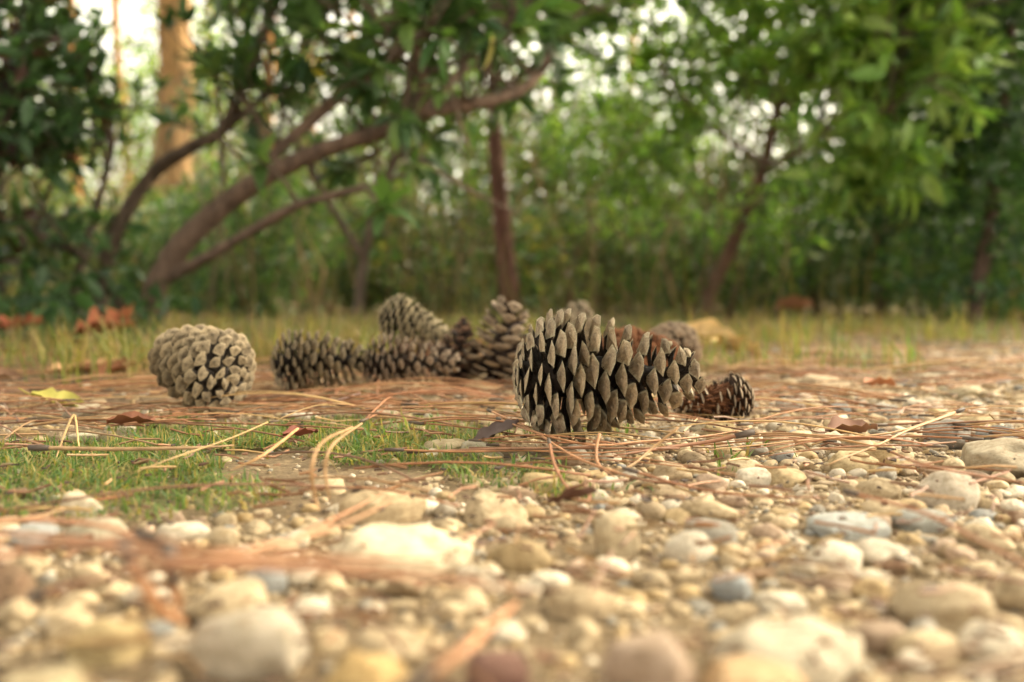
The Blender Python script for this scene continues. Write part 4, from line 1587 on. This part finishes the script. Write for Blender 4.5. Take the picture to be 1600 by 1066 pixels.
def pine(x, y, r_, h, cc, label, seed, lean=0.0, crown=True):
    r = random.Random(seed)
    t = Tree('pine_tree', label, 'tree', (x, y, 0), 'pines beyond the fence')
    P = t.limb([(x, y, -.1), (x + lean * .3, y, h * .3), (x + lean * .7 + r.gauss(0, .05), y, h * .6), (x + lean, y, h)], r_ * 1.08, r_ * .5, 'trunk', cc, 40, 14, M_PINEBARK, .05)
    if crown:
        for k in range(7):
            a = r.uniform(0, 6.28)
            p = P[r.randint(28, 39)]
            e = p + np.array((math.cos(a), math.sin(a), .3)) * r.uniform(1.0, 2.2)
            t.limb([p, (p + e) / 2 + [0, 0, .15], e], .05, .015, 'branch', GREYB, 8, 6, M_PINEBARK)
            t.cloud(e, (.9, .9, .5), 160, .24, NEEDG, .0, 0)
        t.cloud((x + lean, y, h), (1.4, 1.4, 1.0), 400, .24, NEEDG, .1, 1.5, seed, .4)
    t.finish(0, True, 'crown')


PI = [  # photo column, depth, radius, colour, label
    (268, 10.2, .185, (.31, .185, .08), 'thick pale pine trunk at the left rising behind the leaning limbs'),
    (415, 14, .085, SUNLIT_ORANGE, 'thin orange pine trunk right of the thick pale one'),
    (487, 16, .13, (.33, .19, .10), 'brownish pine trunk seen through the leaning limbs'),
    (128, 14, .08, SUNLIT_ORANGE, 'slim orange pine trunk at the left between shrub leaves'),
    (215, 24, .13, SUNLIT_ORANGE, 'distant pine trunk left of the thick pale one'),
    (560, 30, .17, SUNLIT_ORANGE, 'distant pine trunk right of the brownish one'),
    (650, 22, .12, GREYB, 'grey pine trunk behind the middle thicket'),
    (735, 26, .15, SUNLIT_ORANGE, 'orange pine trunk far behind the upright cone'),
    (860, 34, .2, GREYB, 'grey far pine trunk above the large cone'),
    (975, 28, .15, SUNLIT_ORANGE, 'far pine trunk left of the slender tree'),
    (1085, 38, .2, GREYB, 'very far pine trunk behind the slender tree'),
    (1345, 25, .16, GREYB, 'pine trunk hidden behind the bright foliage'),
    (1500, 21, .15, GREYB, 'pine trunk between the dark bushes at the right'),
    (40, 27, .17, GREYB, 'far pine trunk close to the left border'),
    (335, 36, .18, SUNLIT_ORANGE, 'very far orange pine trunk in the bright gap'),
]
for i, (px, d, r_, cc, lab) in enumerate(PI):
    q = at(px, 465, d)
    pine(q[0], q[1], r_, random.uniform(11, 14), cc, lab, 200 + i, random.gauss(0, .25))

# unseen pines added round the clearing: their crowns cut the light to open shade
for i, (x, y, lab) in enumerate([(-3.2, -2.2, 'behind the camera on the left'), (2.6, -3.2, 'behind the camera on the right'), (-4.6, 2.6, 'beyond the left border'), (4.4, 1.2, 'beyond the right border'),
                                 (-.6, -5.5, 'straight behind the camera'), (5.6, 4.8, 'far beyond the right border')]):
    r = random.Random(900 + i)
    t = Tree('added_shade_pine', 'unseen tall pine added to shade the clearing, ' + lab, 'tree', (x, y, 0), 'added shade pines round the clearing')
    P = t.limb([(x, y, -.1), (x + .1, y, 3), (x - .1, y + .1, 6), (x, y, 9.5)], .17, .07, 'trunk', GREYB if i % 2 else SUNLIT_ORANGE, 30, 12, M_PINEBARK, .05)
    for k in range(9):
        a_ = k * .7 + r.random()
        p = P[r.randint(17, 29)]
        e = p + np.array((math.cos(a_), math.sin(a_), .22)) * r.uniform(1.6, 3.0)
        t.limb([p, (p + e) / 2 + [0, 0, .15], e], .05, .015, 'branch', GREYB, 8, 6, M_PINEBARK)
        t.cloud(e, (1.3, 1.3, .55), 420, .30, NEEDG, .0, 0)
    t.cloud((x, y, 9.4), (2.0, 2.0, .9), 900, .30, NEEDG, .1, 1.2, 30 + i, .38)
    t.finish(0, True, 'crown')

# dry brushwood stems standing through the thicket
bs = Acc()
for k in range(1100):
    y = random.uniform(3.6, 10.5)
    x = random.uniform(-.62, .66) * y
    if float(vnoise(np.array([x * 1.3, y * 1.3, 9.0]), 21)) < .38:
        continue
    h = random.uniform(.25, 1.3) * (.6 + y / 14)
    lx, ly = random.gauss(0, .22) * h, random.gauss(0, .2) * h
    cx = random.gauss(0, .06) * h
    tube(bs, [(x, y, -.02), (x + lx * .3 + cx, y + ly * .3, h * .4), (x + lx * .7 - cx, y + ly * .7, h * .75), (x + lx, y + ly, h)], np.linspace(1, .4, 4) * random.uniform(.0018, .0055), 4,
         np.array(random.choice([(.30, .21, .11), (.22, .15, .08), (.12, .085, .06), (.36, .26, .13), (.18, .16, .07), (.24, .14, .08)])) * random.uniform(.7, 1.2))
tag(bs.build('brushwood', M_STEM), 'thin dry brown and tan brushwood stems standing in the thicket', 'brushwood', None, 'stuff')

# low brush at the foot of the thicket
LB = [(-2.3, 4.6), (-1.7, 5.2), (-1.15, 4.4), (-.6, 5.3), (-.2, 4.9), (.45, 5.4), (.95, 4.7), (1.55, 5.2), (2.0, 4.1), (2.7, 4.3)]
NAMES = ['leftmost', 'second', 'third', 'fourth', 'fifth', 'sixth', 'seventh', 'eighth', 'ninth', 'rightmost']
for i, (x, y) in enumerate(LB):
    thicket_tree('low_bush', 'low dark olive bush at the thicket foot, %s of ten from the left' % NAMES[i], 'bush', x, y, random.uniform(.45, .8), random.uniform(.35, .5),
                 random.choice([DARKG, OLIVE + DARKG, DARKG + MIDG]), 3000, .05, 500 + i, 'low bushes at the foot of the thicket', .008, BARK2, .4, .42, 5.0)

# understorey trees beyond the fence
UT = [(-.50, 11, 'at the far left'), (-.56, 14, 'close to the left border'), (-.19, 13, 'right of the brownish pine trunk'), (-.12, 10.5, 'above the stacked cones'),
      (-.05, 15, 'above the upright cone'), (.02, 12, 'above the left end of the large cone'), (.28, 12, 'behind the slender leaning tree'),
      (.36, 15, 'behind the bright foliage'), (.46, 11, 'behind the dark trunk'), (.13, 24, 'in the bright gap'), (-.28, 26, 'behind the leaning limbs'), (.20, 19, 'left of the bright foliage'), (-.44, 20, 'between the left border and the thick pale trunk'), (-.31, 18, 'right behind the thick pale trunk'), (-.37, 29, 'far behind the thick pale trunk'), (-.24, 22, 'behind the fork of the leaning limbs')]
for i, (sl, d, lab) in enumerate(UT):
    h = (.36 if i in (3, 4, 5, 6, 7, 8) else .30 if i > 11 else .20 if i > 8 else .27) * d
    thicket_tree('understorey_tree', 'leafy understorey tree beyond the wire fence ' + lab, 'tree', sl * d, d, h, .085 * d + .4, (OLIVE + BRIGHT) if i > 11 else random.choice([MIDG + OLIVE, OLIVE + DARKG, MIDG]), 6400 if i > 11 else 4200, .0080 * d, 600 + i,
                 'understorey trees beyond the fence', .03, BARK2, .5, .51, 24 / d + .6, lean=.05, top=1.1)

# undergrowth beyond the fence
for i in range(26):
    y = random.uniform(10.5, 34)
    x = random.uniform(-.62, .62) * y
    h = random.uniform(1.0, 2.1) * (.75 + y / 45)
    ci = random.randint(0, 3)
    side = 'left of the thick pale trunk' if x < -.35 * y else 'behind the leaning limbs' if x < -.1 * y else 'behind the middle bushes' if x < .15 * y else 'behind the right hand trees'
    thicket_tree('far_bush', '%s bush in the undergrowth beyond the wire fence %s' % (['olive green', 'pale olive', 'mid green', 'light green'][ci], side), 'bush', x, y, h, random.uniform(.9, 1.7), [OLIVE + BRIGHT, OLIVE + YEL[:3], MIDG + BRIGHT, BRIGHT + YEL[:2]][ci], 2000, .11,
                 300 + i, 'bushes beyond the fence', .015, BARK2, .45, .42, 1.6)
fw = Tree('far_wood', 'far wood closing the view behind the pines', 'wood', (0, 55, 0))
for i in range(34):
    x = -48 + i * 2.9 + random.gauss(0, .8)
    y = random.uniform(48, 66)
    h = random.uniform(4, 9)
    fw.cloud((x, y, h * .45), (random.uniform(2, 3.4), 2.5, h * .55), 900, .42, random.choice([OLIVE + MIDG, MIDG, DARKG + OLIVE]), .2, .6, 20 + i, .38)
fw.finish(0, True, 'foliage')
fw.root['kind'] = 'stuff'
